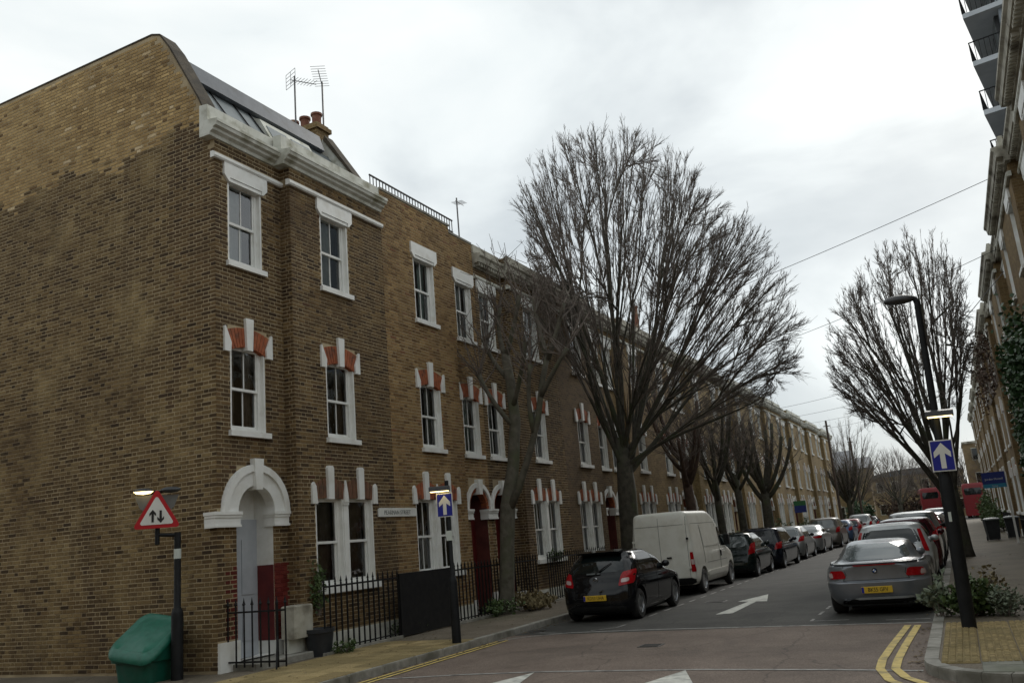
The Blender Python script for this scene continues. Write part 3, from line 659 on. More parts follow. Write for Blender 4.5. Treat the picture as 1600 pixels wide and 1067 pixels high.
for k in range(3, 18):
    odd = k % 2 == 0; yc = PAIR + 2 * HW * ((k + 1) // 2 - 1)
    st = 'stone'
    wm = 'w_dark' if k < 4 else ('w_brown' if k < 6 else 'w_yellow')
    extra = ', last before the telegraph pole' if k == 17 else (', sooty brown, behind the white van' if k == 3 else ', of yellowish brown brick' if k > 7 else ', of brown brick')
    house(yc, 1 if odd else -1, 1, st, wm, '%s terraced house from the gable end on the left%s' % (ORD[k], extra), bars=1, seed=2 + k % 3, porchm='porch_dark', doorm=['door_red', 'door_dark', 'door_grey'][k % 3], group='left terrace of brick houses', corn='stone_white' if k > 7 else 'stone_grey')
for k in range(0, 18):
    odd = k % 2 == 0; yc = PAIR + 2 * HW * ((k + 1) // 2 - 1)
    house(yc, 1 if odd else -1, -1, 'stone', 'w_brown', '%s brick terraced house along the right edge, counted from the near end' % ORD[k], bars=1, seed=2 + k % 3, porchm='porch_dark', doorm=['door_dark', 'door_red', 'door_grey'][k % 3], group='right terrace of brick houses', corn='stone_grey')
# --- gable wall of the end house, its rebuilt top, mansard and party wall (local to h1: world minus (-10, 10.03))
GX = lambda x: x - XA
GY = 9.95 - 10.03
outline = [(-10.006, 0), (-10.006, 8.6), (-10.2, 9.05), (-10.36, 9.4), (-11.06, 10.62), (-11.3, 10.95), (-11.5, 11.02), (-15.8, 11.0), (-22, 10.9), (-22, 0)]
gw = MB().prism([(GX(x), z) for x, z in outline], 'y', GY - .001 + .0, GY + .3).build('gable_wall', m_['mortar'], h1)
cpg = MB()
for (a, b) in zip(outline[2:8], outline[3:9]):
    dx, dz = b[0] - a[0], b[1] - a[1]; l = math.hypot(dx, dz); nx, nz = dz / l * -.0, 0
    px, pz = -dz / l * -.03, dx / l * -.03
    cpg.add([(GX(a[0]), GY - .015, a[1]), (GX(b[0]), GY - .015, b[1]), (GX(b[0]) + px, GY - .015, b[1] + pz), (GX(a[0]) + px, GY - .015, a[1] + pz),
             (GX(a[0]), GY + .33, a[1]), (GX(b[0]), GY + .33, b[1]), (GX(b[0]) + px, GY + .33, b[1] + pz), (GX(a[0]) + px, GY + .33, a[1] + pz)],
            [(0,1,2,3),(7,6,5,4),(0,4,5,1),(1,5,6,2),(2,6,7,3),(3,7,4,0)])
m_['coping'] = M('sooty_coping', (.03, .024, .016), (.075, .058, .036), 5, .9, bmp=.5, bscale=40)
cpg.build('coping', m_['coping'], h1)
r = random.Random(77)
def roof_limit(x):
    for (a, b) in zip(outline[1:9], outline[2:10]):
        if b[0] <= x <= a[0] and a[0] != b[0]: return a[1] + (b[1] - a[1]) * (x - a[0]) / (b[0] - a[0])
    return 8.5
low = MB(); hi = MB(); sooty = MB(); Pg = lambda u, o, z: (-u, GY - o, z)
cand = []
for (u, z, l) in brick_list(.0, 7.0, .145, 11.0, [(0, 7, 0, .14)], r):
    if z + .07 > roof_limit(XA - u) - .02 or z + .07 > roof_limit(XA - u - l) - .02: continue
    edge = 8.78 + .14 * math.sin(u * 2.1) + .08 * math.sin(u * 7 + 1)
    cand.append((u, z, l, z + r.gauss(0, .09) > edge))
near = sorted([c for c in cand if not c[3] and c[1] > .6], key=lambda c: (c[0] + 8) ** 2 + (c[1] - 1.6) ** 2 * 3)[:300]; ns = set(near)
shared = {}
for c in near:
    k = (round(c[2], 2), r.randrange(3))
    if k not in shared:
        b = MB(); brick_geo(b, lambda u, o, z: (-u, -o, z), -c[2] / 2, 0, c[2], r); shared[k] = b.mesh('brick')
    o = obj('brick', shared[k], m_['b_gable'], gw); o.location = (-(c[0] + c[2] / 2), GY, c[1])
for c in cand:
    if c in ns: continue
    brick_geo(hi if c[3] else (sooty if c[0] < .95 + .12 * math.sin(c[1] * 9) and 4.6 + .5 * math.sin(c[0] * 5) < c[1] else low), Pg, c[0], c[1], c[2], r)
tag(sooty.build('sooty_gable_bricks', m_['b_dark'], h1), kind='stuff'); tag(low.build('gable_bricks', m_['b_gable'], h1), kind='stuff'); tag(hi.build('rebuilt_gable_bricks', m_['b_yellow'], h1), kind='stuff')
# mansard: pale zinc slope with black seams, white dormer, dark lead top band
ms = MB(); y0, y1 = 10.22 - 10.03, 14.28 - 10.03
ms.quad((GX(-10.2), y0, 9.0), (GX(-10.2), y1, 9.0), (GX(-10.95), y1, 10.1), (GX(-10.95), y0, 10.1))
rf_ = ms.build('mansard_slope', m_['zinc'], h1)
for yy in (10.75, 11.35, 11.75): MB().tube([(GX(-10.19), yy - 10.03, 9.02), (GX(-10.93), yy - 10.03, 10.1)], .014, 5).build('seam', m_['black'], rf_)
bd = MB().prism([(GX(-10.88), 10.08), (GX(-10.82), 10.1), (GX(-10.95), 10.48), (GX(-11.6), 10.62), (GX(-16), 10.4), (GX(-16), 10.0)], 'y', y0, y1 - .35); bd.build('roof', m_['slate'], h1)
dm = MB().prism([(GX(-10.3), 9.15), (GX(-10.74), 9.95), (GX(-10.95), 10.05), (GX(-10.95), 9.15)], 'y', 11.85 - 10.03, 13.3 - 10.03); dmo = dm.build('dormer', m_['stone_white'], h1)
for a in (11.95, 12.65): MB().prism([(GX(-10.345), 9.26), (GX(-10.66), 9.83), (GX(-10.68), 9.82), (GX(-10.365), 9.25)], 'y', a - 10.03, a + .55 - 10.03).build('pane', m_['zinc'], dmo)
# party wall upstand to house 2 with the chimney
pw = MB().prism([(GX(-10.1), 8.4), (GX(-10.15), 9.25), (GX(-11.0), 10.55), (GX(-12.6), 10.6), (GX(-16), 9.0), (GX(-16), 8.4)], 'y', 14.2 - 10.03, 14.42 - 10.03).build('party_wall', m_['stone_white'], h1)
MB().prism([(GX(-10.11), 9.2), (GX(-10.15), 9.32), (GX(-11.0), 10.62), (GX(-11.05), 10.52)], 'y', 14.17 - 10.03, 14.45 - 10.03).build('coping', m_['coping'], h1)
def chimney(par, x0, x1, y0, y1, z0, z1, pots, wm):
    st = MB().box(x0, x1, y0, y1, z0, z1); st.box(x0 - .05, x1 + .05, y0 - .05, y1 + .05, z1 - .16, z1 - .06)
    c = st.build('chimney_stack', m_[wm], par)
    for i in range(pots):
        xx = x0 + (x1 - x0) * (i + .5) / pots
        MB().lathe([(.1, z1), (.11, z1 + .05), (.1, z1 + .1), (.105, z1 + .24), (.13, z1 + .25), (.13, z1 + .3), (.1, z1 + .31), (.09, z1 + .2)], (xx, (y0 + y1) / 2, 0), 12).build('chimney_pot', m_['pot'], c, 40)
    return c
m_['pot'] = M('terracotta_pot', (.16, .06, .035), (.23, .1, .06), 6, .8, c3=(.3, .22, .15), scale3=3)
chimney(h1, GX(-12.4), GX(-11.1), 14.05 - 10.03, 14.45 - 10.03, 8.8, 10.95, 4, 'w_brown')
# roof rail on house 2 (local to h2)
rl = empty('roof_rail', (XA - .1, 14.5, 9.15)); tag(rl, 'black metal safety rail along the roof edge of the cleaned brick house', 'railing')
b = MB().box(-.015, .015, 0, 3.5, .4, .43).box(-.015, .015, 0, 3.5, .1, .12); b.build('rail', m_['black'], rl)
for i in range(30):
    o = obj('baluster', MB().box(-.008, .008, -.008, .008, 0, .4).mesh('baluster') if i == 0 else bal, m_['black'], rl); bal = o.data; o.location = (0, .02 + i * .119, 0)
# chimneys and rendered caps along both rows
for k in range(3, 18, 2):
    yy = PAIR + HW * (k - 1) ; c = tag(empty('chimney', (XA - 2.2, yy, 8.3)), 'brick chimney stack on the left terrace, %s from the near end' % ORD[(k - 1) // 2], 'chimney', 'chimney stacks of the left terrace')
    chimney(c, -.6, .6, -.25, .25, 0, 1.6, 4, 'w_dark' if k < 7 else 'w_brown')
for k in range(3, 18, 2):
    yy = PAIR + HW * (k - 1) ; c = tag(empty('chimney', (XR + 2.6, yy, 8.3)), 'brick chimney stack on the right terrace, %s from the near end' % ORD[(k - 1) // 2], 'chimney', 'chimney stacks of the right terrace')
    chimney(c, -.6, .6, -.25, .25, 0, 1.6, 4, 'w_brown')
# ------------------------------------------------------------------ vehicles (built in metres, facing +Y, scaled to the survey unit by their root)
def paint(name, c, metal=.0, rough=.35, coat=.35, dirt=None):
    m, t, p = new_mat(name); p.inputs['Metallic'].default_value = metal; p.inputs['Roughness'].default_value = rough
    p.inputs['Coat Weight'].default_value = coat; p.inputs['Coat Roughness'].default_value = .05; p.inputs['Specular IOR Level'].default_value = .35
    v = coords(t, 'pos'); d = dirt or tuple(x * .75 + .012 for x in c)
    t.links.new(ramp(t, noise(t, v, 3, 6, .65), [(.42, c), (.75, d)]), p.inputs['Base Color']); return m
m_['car_black'] = paint('black_car_paint', (.004, .004, .005), 0, .06, .0)
m_['car_navy'] = paint('dark_blue_car_paint', (.006, .008, .015), 0, .06, .0)
m_['car_green'] = paint('dark_green_car_paint', (.006, .012, .01), 0, .06, .0)
m_['car_grey'] = paint('gunmetal_car_paint', (.2, .215, .235), .55, .3, .6)
m_['car_silver'] = paint('silver_car_paint', (.33, .34, .34), .7, .32)
m_['car_white'] = paint('pale_silver_car_paint', (.5, .52, .52), .3, .35)
m_['car_brown'] = paint('bronze_car_paint', (.13, .115, .1), .5, .35)
m_['car_blue'] = paint('blue_car_paint', (.05, .09, .17), .3, .35)
m_['car_red'] = paint('red_car_paint', (.2, .015, .02), .1, .35)
m_['car_maroon'] = paint('maroon_car_paint', (.05, .006, .011), .1, .1)
m_['van_white'] = paint('van_white_paint', (.7, .69, .62), 0, .4, .3, dirt=(.58, .56, .48))
m_['bus_red'] = paint('bus_red_paint', (.17, .006, .009), 0, .45, .1)
m_['car_glass'] = M('car_glass', (.006, .009, .009), None, rough=.03, spec=.5, coat=0)
m_['car_glass_pale'] = M('car_glass_painted_sky', (.075, .09, .09), None, rough=.06, spec=.9, coat=.4)  # paler base colour imitates sky mirrored in the glass
m_['tyre'] = M('tyre_rubber', (.012, .012, .012), (.025, .024, .023), 20, .85)
m_['rim'] = M('alloy_rim', (.42, .43, .44), None, rough=.35, metal=.9)
m_['trim'] = M('black_plastic', (.009, .009, .009), (.015, .015, .015), 12, .65, spec=.25)
m_['under'] = M('underbody', (.008, .008, .008), None, rough=.9)
m_['tail'] = M('red_lens', (.26, .002, .005), (.36, .005, .009), 30, .2, spec=.3)
m_['tail_clear'] = M('clear_lens', (.5, .38, .36), None, rough=.15, coat=1)
m_['plate_y'] = M('yellow_plate', (.62, .4, .03), None, rough=.4)
m_['plate_blue'] = M('plate_band_blue', (.01, .02, .25), None, rough=.4)
m_['ink'] = M('black_ink', (.006, .006, .006), None, rough=.5)
m_['chrome'] = M('chrome', (.6, .6, .6), None, rough=.15, metal=1)
m_['emblem_blue'] = M('emblem_blue', (.02, .1, .35), None, rough=.3)
m_['emblem_white'] = M('emblem_white', (.7, .7, .7), None, rough=.3)
FONT = {}
def text_mesh(s, size, depth=.002):
    cu = bpy.data.curves.new('t', 'FONT'); cu.body = s; cu.size = size; cu.extrude = depth; cu.align_x = 'CENTER'; cu.align_y = 'CENTER'; cu.resolution_u = 2
    o = bpy.data.objects.new('t', cu); COL.objects.link(o); dg = bpy.context.evaluated_depsgraph_get(); me = bpy.data.meshes.new_from_object(o.evaluated_get(dg))
    bpy.data.objects.remove(o); return me
def lettering(name, s, size, m, parent, loc, rot, sx=1.0):
    o = obj(name, text_mesh(s, size), m, parent); o.location = loc; o.rotation_euler = rot; o.scale = (sx, 1, 1); return o
class Shell:
    # keys: z, yr, yf, hw, ax_r, ay_r, ax_f, ay_f, bow  (plan outline of the body at height z)
    def __init__(s, keys): s.k = [tuple(q) for q in keys]; s.zs = [q[0] for q in keys]
    def at(s, z):
        k = s.k; z = min(max(z, s.zs[0]), s.zs[-1])
        i = 0
        while i < len(k) - 2 and z > k[i + 1][0]: i += 1
        a, b = k[i], k[i + 1]; h = b[0] - a[0]; t = (z - a[0]) / h; out = []
        for c in range(1, 9):
            d = (b[c] - a[c]) / h
            d0 = (a[c] - k[i-1][c]) / (a[0] - k[i-1][0]) if i > 0 else d; d1 = (k[i+2][c] - b[c]) / (k[i+2][0] - b[0]) if i < len(k) - 2 else d
            m0 = 0 if d0 * d <= 0 else 2 * d0 * d / (d0 + d); m1 = 0 if d1 * d <= 0 else 2 * d1 * d / (d1 + d)
            t2, t3 = t * t, t * t * t
            out.append(a[c] * (2*t3 - 3*t2 + 1) + b[c] * (-2*t3 + 3*t2) + h * (m0 * (t3 - 2*t2 + t) + m1 * (t3 - t2)))
        return out
    def rear(s, x, z):
        yr, yf, hw, ar, yr_, af, yf_, bow = s.at(z); x = min(abs(x), hw * .9999)
        y = yr + bow * (x / hw) ** 2
        if x > hw - ar: y += yr_ * (1 - math.sqrt(max(0, 1 - ((x - hw + ar) / ar) ** 2)))
        return y
    def front(s, x, z):
        yr, yf, hw, ar, yr_, af, yf_, bow = s.at(z); x = min(abs(x), hw * .9999); y = yf - .06 * (x / hw) ** 2
        if x > hw - af: y -= yf_ * (1 - math.sqrt(max(0, 1 - ((x - hw + af) / af) ** 2)))
        return y
    def side(s, y, z):
        yr, yf, hw, ar, yr_, af, yf_, bow = s.at(z)
        a = y - yr - bow; b = yf - .06 - y; x = hw
        if a < yr_: x = min(x, hw - ar + ar * math.sqrt(max(0, 1 - ((yr_ - max(a, 0)) / yr_) ** 2)))
        if b < yf_: x = min(x, hw - af + af * math.sqrt(max(0, 1 - ((yf_ - max(b, 0)) / yf_) ** 2)))
        return x
    def ring(s, z):
        yr, yf, hw, ar, yr_, af, yf_, bow = s.at(z); pts = []
        for i in range(6): x = (hw - ar) * i / 6; pts.append((x, yr + bow * (x / hw) ** 2))
        for i in range(7): t = math.pi / 2 * i / 7; x = hw - ar + ar * math.sin(t); pts.append((x, yr + bow * (x / hw) ** 2 + yr_ * (1 - math.cos(t))))
        ys, ye = yr + bow + yr_, yf - .06 - yf_
        for i in range(12): pts.append((hw, ys + (ye - ys) * i / 12))
        for i in range(7): t = math.pi / 2 * i / 7; x = hw - af + af * math.cos(t); pts.append((x, yf - .06 * (x / hw) ** 2 - yf_ * (1 - math.sin(t))))
        for i in range(7): x = (hw - af) * (6 - i) / 6; pts.append((x, yf - .06 * (x / hw) ** 2))
        full = pts + [(-x, y) for x, y in pts[-2:0:-1]]
        return [(x, y, z) for x, y in full]
    def body(s, name, m, parent, wheels, wr, zlev, crown=.03):
        b = MB(); rings = [s.ring(z) for z in zlev]; n = len(rings[0])
        zt = zlev[-1]; R0 = rings[-1]; cy = (R0[0][1] + max(q[1] for q in R0)) / 2
        for f, dz in ((.85, crown * .5), (.55, crown * .9)): rings.append([(x * f, cy + (y - cy) * (f * .5 + .5 if f > .8 else f), zt + dz) for x, y, z in R0])
        for rg in rings: b.v.extend(rg)
        for i in range(len(rings) - 1): b.f.extend([(i*n + k, i*n + (k+1) % n, (i+1)*n + (k+1) % n, (i+1)*n + k) for k in range(n)])
        b.f.append(tuple(range(n))[::-1]); b.f.append(tuple((len(rings) - 1) * n + k for k in range(n)))
        me = b.mesh(name)
        o = obj(name, me, m, parent)
        cut = MB()
        for y in wheels:
            for sg in (-1, 1): cut.lathe([(wr, sg * .52), (wr, sg * 1.3)] if sg > 0 else [(wr, -1.3), (wr, -.52)], (0, y, wr * .92), 28, 'x')
        c = obj('cut', cut.mesh('cut'), m_['under']); c.parent = parent
        md = o.modifiers.new('b', 'BOOLEAN'); md.object = c; md.operation = 'DIFFERENCE'; md.solver = 'EXACT'
        bpy.context.view_layer.update(); dg = bpy.context.evaluated_depsgraph_get(); nm = bpy.data.meshes.new_from_object(o.evaluated_get(dg))
        o.modifiers.clear(); o.data = nm; nm.materials.clear(); nm.materials.append(m); nm.name = name
        bpy.data.objects.remove(c); nm.shade_smooth(); nm.set_sharp_from_angle(angle=R(38)); return o
def rounded(a, b, rr):
    # squeeze the outline's corners: returns factor for a in -1..1 at height b in -1..1
    e = max(0, abs(b) - (1 - rr)) / rr
    return 1 - rr * .6 * (1 - math.sqrt(max(0, 1 - e * e)))
def quadpatch(quad, nu=10, nv=6, rr=.25):
    # quad corners (bl, br, tr, tl) in 2-D; grid with rounded corners
    bl, br, tr, tl = quad; out = []
    for j in range(nv + 1):
        bb = -1 + 2 * j / nv; sq = rounded(0, bb, rr) if rr else 1; row = []
        for i in range(nu + 1):
            a = (-1 + 2 * i / nu) * sq; u, v = (a + 1) / 2, (bb + 1) / 2
            row.append(tuple((bl[k] * (1-u) + br[k] * u) * (1-v) + (tl[k] * (1-u) + tr[k] * u) * v for k in (0, 1)))
        out.append(row)
    return out
def patch(sh, where, quad, name, m, parent, off=.006, nu=10, nv=6, rr=.25, sg=1):
    rows = quadpatch(quad, nu, nv, rr); b = MB(); vs = []
    for row in rows:
        for p, z in row:
            if where == 'rear': vs.append((p, sh.rear(p, z) - off, z))
            elif where == 'front': vs.append((p, sh.front(p, z) + off, z))
            else: vs.append((sg * (sh.side(p, z) + off), p, z))
    fs = [(j*(nu+1)+i, j*(nu+1)+i+1, (j+1)*(nu+1)+i+1, (j+1)*(nu+1)+i) for j in range(nv) for i in range(nu)]
    b.add(vs, fs)
    if off > .015:      # thick patch: give it a rim back to the body
        ed = [i for i in range(nu + 1)] + [(j + 1) * (nu + 1) - 1 for j in range(1, nv + 1)] + [nv * (nu + 1) + i for i in range(nu - 1, -1, -1)] + [j * (nu + 1) for j in range(nv - 1, 0, -1)]
        base = len(b.v); cx = sum(v[0] for v in vs) / len(vs)
        for i in ed:
            x, y, z = vs[i]
            b.v.append((x, y + off * 1.2, z) if where == 'rear' else ((x, y - off * 1.2, z) if where == 'front' else (x - sg * off * 1.2, y, z)))
        n = len(ed)
        for k in range(n): b.f.append((ed[k], base + k, base + (k + 1) % n, ed[(k + 1) % n]))
    return b.build(name, m, parent, 45)
WH = {}
def wheel(parent, x, y, r, w=.2, style='spoke', sg=1):
    k = (r, w, style)
    if k not in WH:
        t = MB().lathe([(r * .64, -w / 2), (r * .9, -w / 2), (r * .985, -w * .36), (r, -w * .2), (r, w * .2), (r * .985, w * .36), (r * .9, w / 2), (r * .64, w / 2), (r * .64, -w / 2)], (0, 0, 0), 28, 'x', False).mesh('tyre', 40)
        q = MB().lathe([(r * .645, -w * .4), (r * .645, w * .44), (r * .6, w * .47), (r * .58, w * .3), (r * .58, -w * .3)], (0, 0, 0), 28, 'x', False)
        q.lathe([(r * .12, w * .1), (r * .12, w * .36), (r * .06, w * .4)], (0, 0, 0), 12, 'x')
        ns = {'spoke': 7, 'five': 5, 'steel': 12}[style]
        for i in range(ns):
            a = 2 * math.pi * i / ns; ca, sa = math.cos(a), math.sin(a); ww = {'spoke': .045, 'five': .07, 'steel': .055}[style] * r / .3
            pts = [(-ww, r * .1), (ww, r * .1), (ww * .75, r * .6), (-ww * .75, r * .6)]
            q.prism([(p * ca - h * sa, p * sa + h * ca) for p, h in pts], 'x', w * .2, w * .36)
        d = MB().lathe([(r * .58, -.01), (r * .57, .01)], (0, 0, 0), 20, 'x').mesh('brake_disc')
        WH[k] = (t, q.mesh('rim', 40), d)
    t, q, d = WH[k]
    wl = obj('wheel', t, m_['tyre'], parent); wl.location = (x, y, r); wl.rotation_euler = (0, 0, 0 if sg > 0 else math.pi)
    obj('rim', q, m_['rim'], wl); obj('brake_disc', d, m_['under'], wl)
def plate(par, sh, z, txt, w=.52, h=.11, x=0, sx=.8, off=.025):
    y = sh.rear(x, z) - off
    p = MB().bevbox(x - w / 2, x + w / 2, -h / 2, h / 2, 0, .014, .004).build('number_plate', m_['plate_y'], par); p.location = (0, y + .002, z); p.rotation_euler = (R(90), 0, 0)
    if txt:
        lettering('plate_lettering', txt, .098, m_['ink'], p, (x + .02, 0, .0155), (0, 0, 0), sx)
        b = MB().box(x - w / 2 + .004, x - w / 2 + .045, -h / 2 + .006, h / 2 - .006, .0142, .0152).build('plate_band', m_['plate_blue'], p)
    return p
def mirror(par, sh, y, z, m):
    for sg in (-1, 1):
        x = sh.side(y, z)
        b = MB().grid(8, 6, lambda u, v: (sg * (x + .1 + .1 * math.sin(math.pi * v) * math.cos(2 * math.pi * u)), y + .07 * math.sin(math.pi * v) * math.sin(2 * math.pi * u), z + .075 * math.cos(math.pi * v)))
        b.tube([(sg * (x - .03), y + .03, z - .04), (sg * (x + .06), y + .01, z - .02)], .022, 6); b.build('door_mirror', m, par, 50)
def seams(par, sh, lines, name='door_seam', m='under'):
    # thin shut lines following the body side: lines of (y, z)
    for ln in lines:
        for sg in (-1, 1):
            MB().tube([(sg * (sh.side(y, z) + .0005), y, z) for y, z in ln], .006, 4).build(name, m_[m], par)
def seams_rear(par, sh, lines, name='tailgate_seam'):
    for ln in lines: MB().tube([(x, sh.rear(x, z) - .0005, z) for x, z in ln], .006, 4).build(name, m_['under'], par)
def lin(a, b, n): return [a + (b - a) * i / n for i in range(n + 1)]
def newcar(label, cat, X, Yrear, yr, rz=0, group=None, name='parked_car'):
    o = tag(empty(name, (X, Yrear, 0), rz), label, cat, group); o.scale = (1 / S,) * 3
    return o
# generic plan-outline bodies; rear bumper of each at y = 0 (approximately)
def keys_hatch(L, W, Hh, belt=.93, rear_rake=.32, hood=.95):
    h = W / 2
    return [(.17, .12, L - .12, h - .1, .2, .2, .25, .3, .05), (.26, .03, L - .03, h - .04, .3, .22, .4, .4, .06), (.42, .0, L, h - .01, .32, .25, .45, .45, .08), (.6, .03, L - .01, h, .3, .25, .45, .5, .08),
            (.72, .07, L - .06, h, .28, .25, .45, .5, .07), (.8, .1, L - .2, h - .005, .28, .26, .45, .5, .07), (belt - .04, .14, L - .85, h - .02, .28, .28, .5, .6, .07), (belt, .16, L - .98, h - .035, .28, .3, .5, .5, .07),
            (belt + .25, .16 + rear_rake * .55, L - 1.42, h - .12, .26, .32, .4, .4, .08), (Hh - .12, .16 + rear_rake, L - 1.78, h - .2, .24, .32, .3, .35, .09), (Hh - .05, .2 + rear_rake, L - 1.95, h - .25, .24, .35, .3, .4, .09), (Hh - .02, .42 + rear_rake, L - 2.15, h - .34, .25, .4, .3, .4, .08)]
def keys_saloon(L, W, Hh, belt=.93):
    h = W / 2
    return [(.17, .12, L - .12, h - .1, .2, .2, .25, .3, .05), (.26, .03, L - .03, h - .04, .3, .25, .4, .4, .08), (.42, .0, L, h - .01, .35, .3, .45, .45, .1), (.62, .03, L - .01, h, .35, .3, .45, .5, .1),
            (.74, .05, L - .06, h, .33, .3, .45, .5, .1), (.86, .08, L - .25, h - .01, .33, .3, .45, .5, .1), (.94, .16, L - .95, h - .03, .35, .35, .5, .6, .1), (.98, .62, L - 1.12, h - .06, .35, .4, .5, .5, .08),
            (1.18, .95, L - 1.5, h - .14, .3, .4, .4, .4, .08), (Hh - .12, 1.3, L - 1.85, h - .22, .28, .4, .3, .35, .08), (Hh - .05, 1.5, L - 2.05, h - .27, .28, .4, .3, .4, .08), (Hh - .02, 1.75, L - 2.25, h - .36, .25, .4, .3, .4, .08)]
def zlev(keys, extra=3):
    out = []
    for a, b in zip(keys, keys[1:]):
        for i in range(extra): out.append(a[0] + (b[0] - a[0]) * i / extra)
    return out + [keys[-1][0]]
def hatch(label, X, Y, m, L=4.0, W=1.7, Hh=1.46, belt=.95, rake=.32, glassm='car_glass', txt='', cat='car', group=None, near=False, tailz=(.78, 1.02), tailw=.2, wr=.31, wstyle='spoke', high_lights=False, doors=2, rz=0, dup_from=None):
    o = newcar(label, cat, X, Y, 0, rz, group); K = keys_hatch(L, W, Hh, belt, rake); sh = Shell(K)
    wy = (.62, L - .82)
    sh.body('body', m_[m], o, wy, wr * 1.16, zlev(K, 3), .03)
    for sg in (-1, 1):
        for y in wy: wheel(o, sg * (W / 2 - .115), y, wr, .19, wstyle, sg)
    h = W / 2; gw = h - .26
    patch(sh, 'rear', [(-gw - .06, belt + .04), (gw + .06, belt + .04), (gw - .06, Hh - .13), (-gw + .06, Hh - .13)], 'rear_window', m_[glassm], o, .006, 12, 8, .35)
    patch(sh, 'front', [(-h + .16, belt + .03), (h - .16, belt + .03), (h - .3, Hh - .1), (-h + .3, Hh - .1)], 'windscreen', m_['car_glass'], o, .006, 12, 8, .3)
    yb = .16 + rake
    for sg in (-1, 1):
        if doors == 2:
            patch(sh, 'side', [(yb + .28, belt + .03), (L * .46, belt + .02), (L * .455, Hh - .12), (yb + .5, Hh - .13)], 'side_window', m_[glassm], o, .005, 8, 6, .25, sg)
            patch(sh, 'side', [(L * .475, belt + .02), (L - 1.28, belt + .01), (L - 1.9, Hh - .12), (L * .47, Hh - .12)], 'side_window', m_[glassm], o, .005, 8, 6, .25, sg)
        if high_lights:
            patch(sh, 'rear', [(sg * (h - .17), belt - .12), (sg * (h - .06), belt - .14), (sg * (h - .2), Hh - .16), (sg * (h - .27), Hh - .16)], 'tail_light', m_['tail'], o, .014, 6, 8, .2)
        else:
            patch(sh, 'rear', [(sg * (h - tailw - .06), tailz[0]), (sg * (h - .012), tailz[0] + .05), (sg * (h - .03), tailz[1] + .03), (sg * (h - tailw + .02), tailz[1] - .02)], 'tail_light', m_['tail'], o, .016, 8, 6, .25)
            if near: patch(sh, 'rear', [(sg * (h - tailw - .0), tailz[0] + .07), (sg * (h - .1), tailz[0] + .09), (sg * (h - .1), tailz[0] + .17), (sg * (h - tailw + .01), tailz[0] + .15)], 'reversing_lens', m_['tail_clear'], o, .022, 4, 4, .4)
        patch(sh, 'front', [(sg * (h - .5), .64), (sg * (h - .1), .66), (sg * (h - .14), .78), (sg * (h - .42), .76)], 'headlight', m_['tail_clear'], o, .008, 6, 4, .3)
    patch(sh, 'rear', [(-h + .2, .2), (h - .2, .2), (h - .16, .33), (-h + .16, .33)], 'lower_bumper', m_['trim'], o, .008, 10, 3, .3)
    MB().box(-h + .16, h - .16, .35, L - .35, .13, .2).build('underbody', m_['under'], o)
    mirror(o, sh, L - 1.5, belt + .07, m_[m] if m != 'car_silver' else m_['trim'])
    if near:
        seams(o, sh, [[(L * .465, z) for z in lin(.3, belt, 8)], [(L - 1.15, z) for z in lin(.3, belt, 8)], [(y, .3) for y in lin(wy[0] + .5, L - 1.15, 10)], [(.95, z) for z in lin(.62, belt, 5)]])
        seams_rear(o, sh, [[(x, .5) for x in lin(-h + .28, h - .28, 14)]])
        for sg in (-1, 1): MB().box(sg * (h - .02), sg * (h + .012), L * .5, L * .5 + .16, .8, .825).build('door_handle', m_[m], o)
    return o, sh
# black hatchback
c1, s1 = hatch('black hatchback parked behind the white van on the left, wiper raised on its rear window', -6.46, 16.0, 'car_black', 4.0, 1.66, 1.46, .97, .34, 'car_glass', near=True, tailz=(.72, 1.02), tailw=.26, wr=.315, wstyle='spoke')
plate(c1, s1, .5, 'KD53 UHA', .52, .115)
bz = 0.86; ring = MB().lathe([(.05, 0), (.056, .008), (.05, .016), (.04, .012)], (0, 0, 0), 20, 'y', False); ring.box(-.036, .02, .0, .008, -.006, .006).prism([(-.03, .012), (.01, .004), (-.006, -.002), (.03, -.012), (.0, -.006), (.01, .0)], 'y', 0, .01)
em = ring.build('emblem', m_['chrome'], c1); em.location = (0, s1.rear(0, bz) - .02, bz)
MB().tube([(0, s1.rear(0, .98) - .03, .985), (.18, s1.rear(.18, 1.1) - .035, 1.11), (.33, s1.rear(.33, 1.2) - .03, 1.2)], [.02, .014, .008], 6).build('rear_wiper', m_['trim'], c1)
MB().box(-.1, .2, -.03, 0, 1.0, 1.03).build('wiper_hub', m_['zinc'], c1).location = (-.1, s1.rear(0, 1.0) - .01, -.02)
MB().prism([(.42, 1.40), (.72, 1.445), (.72, 1.47), (.4, 1.435)], 'x', -.5, .5).build('roof_spoiler', m_['car_black'], c1)
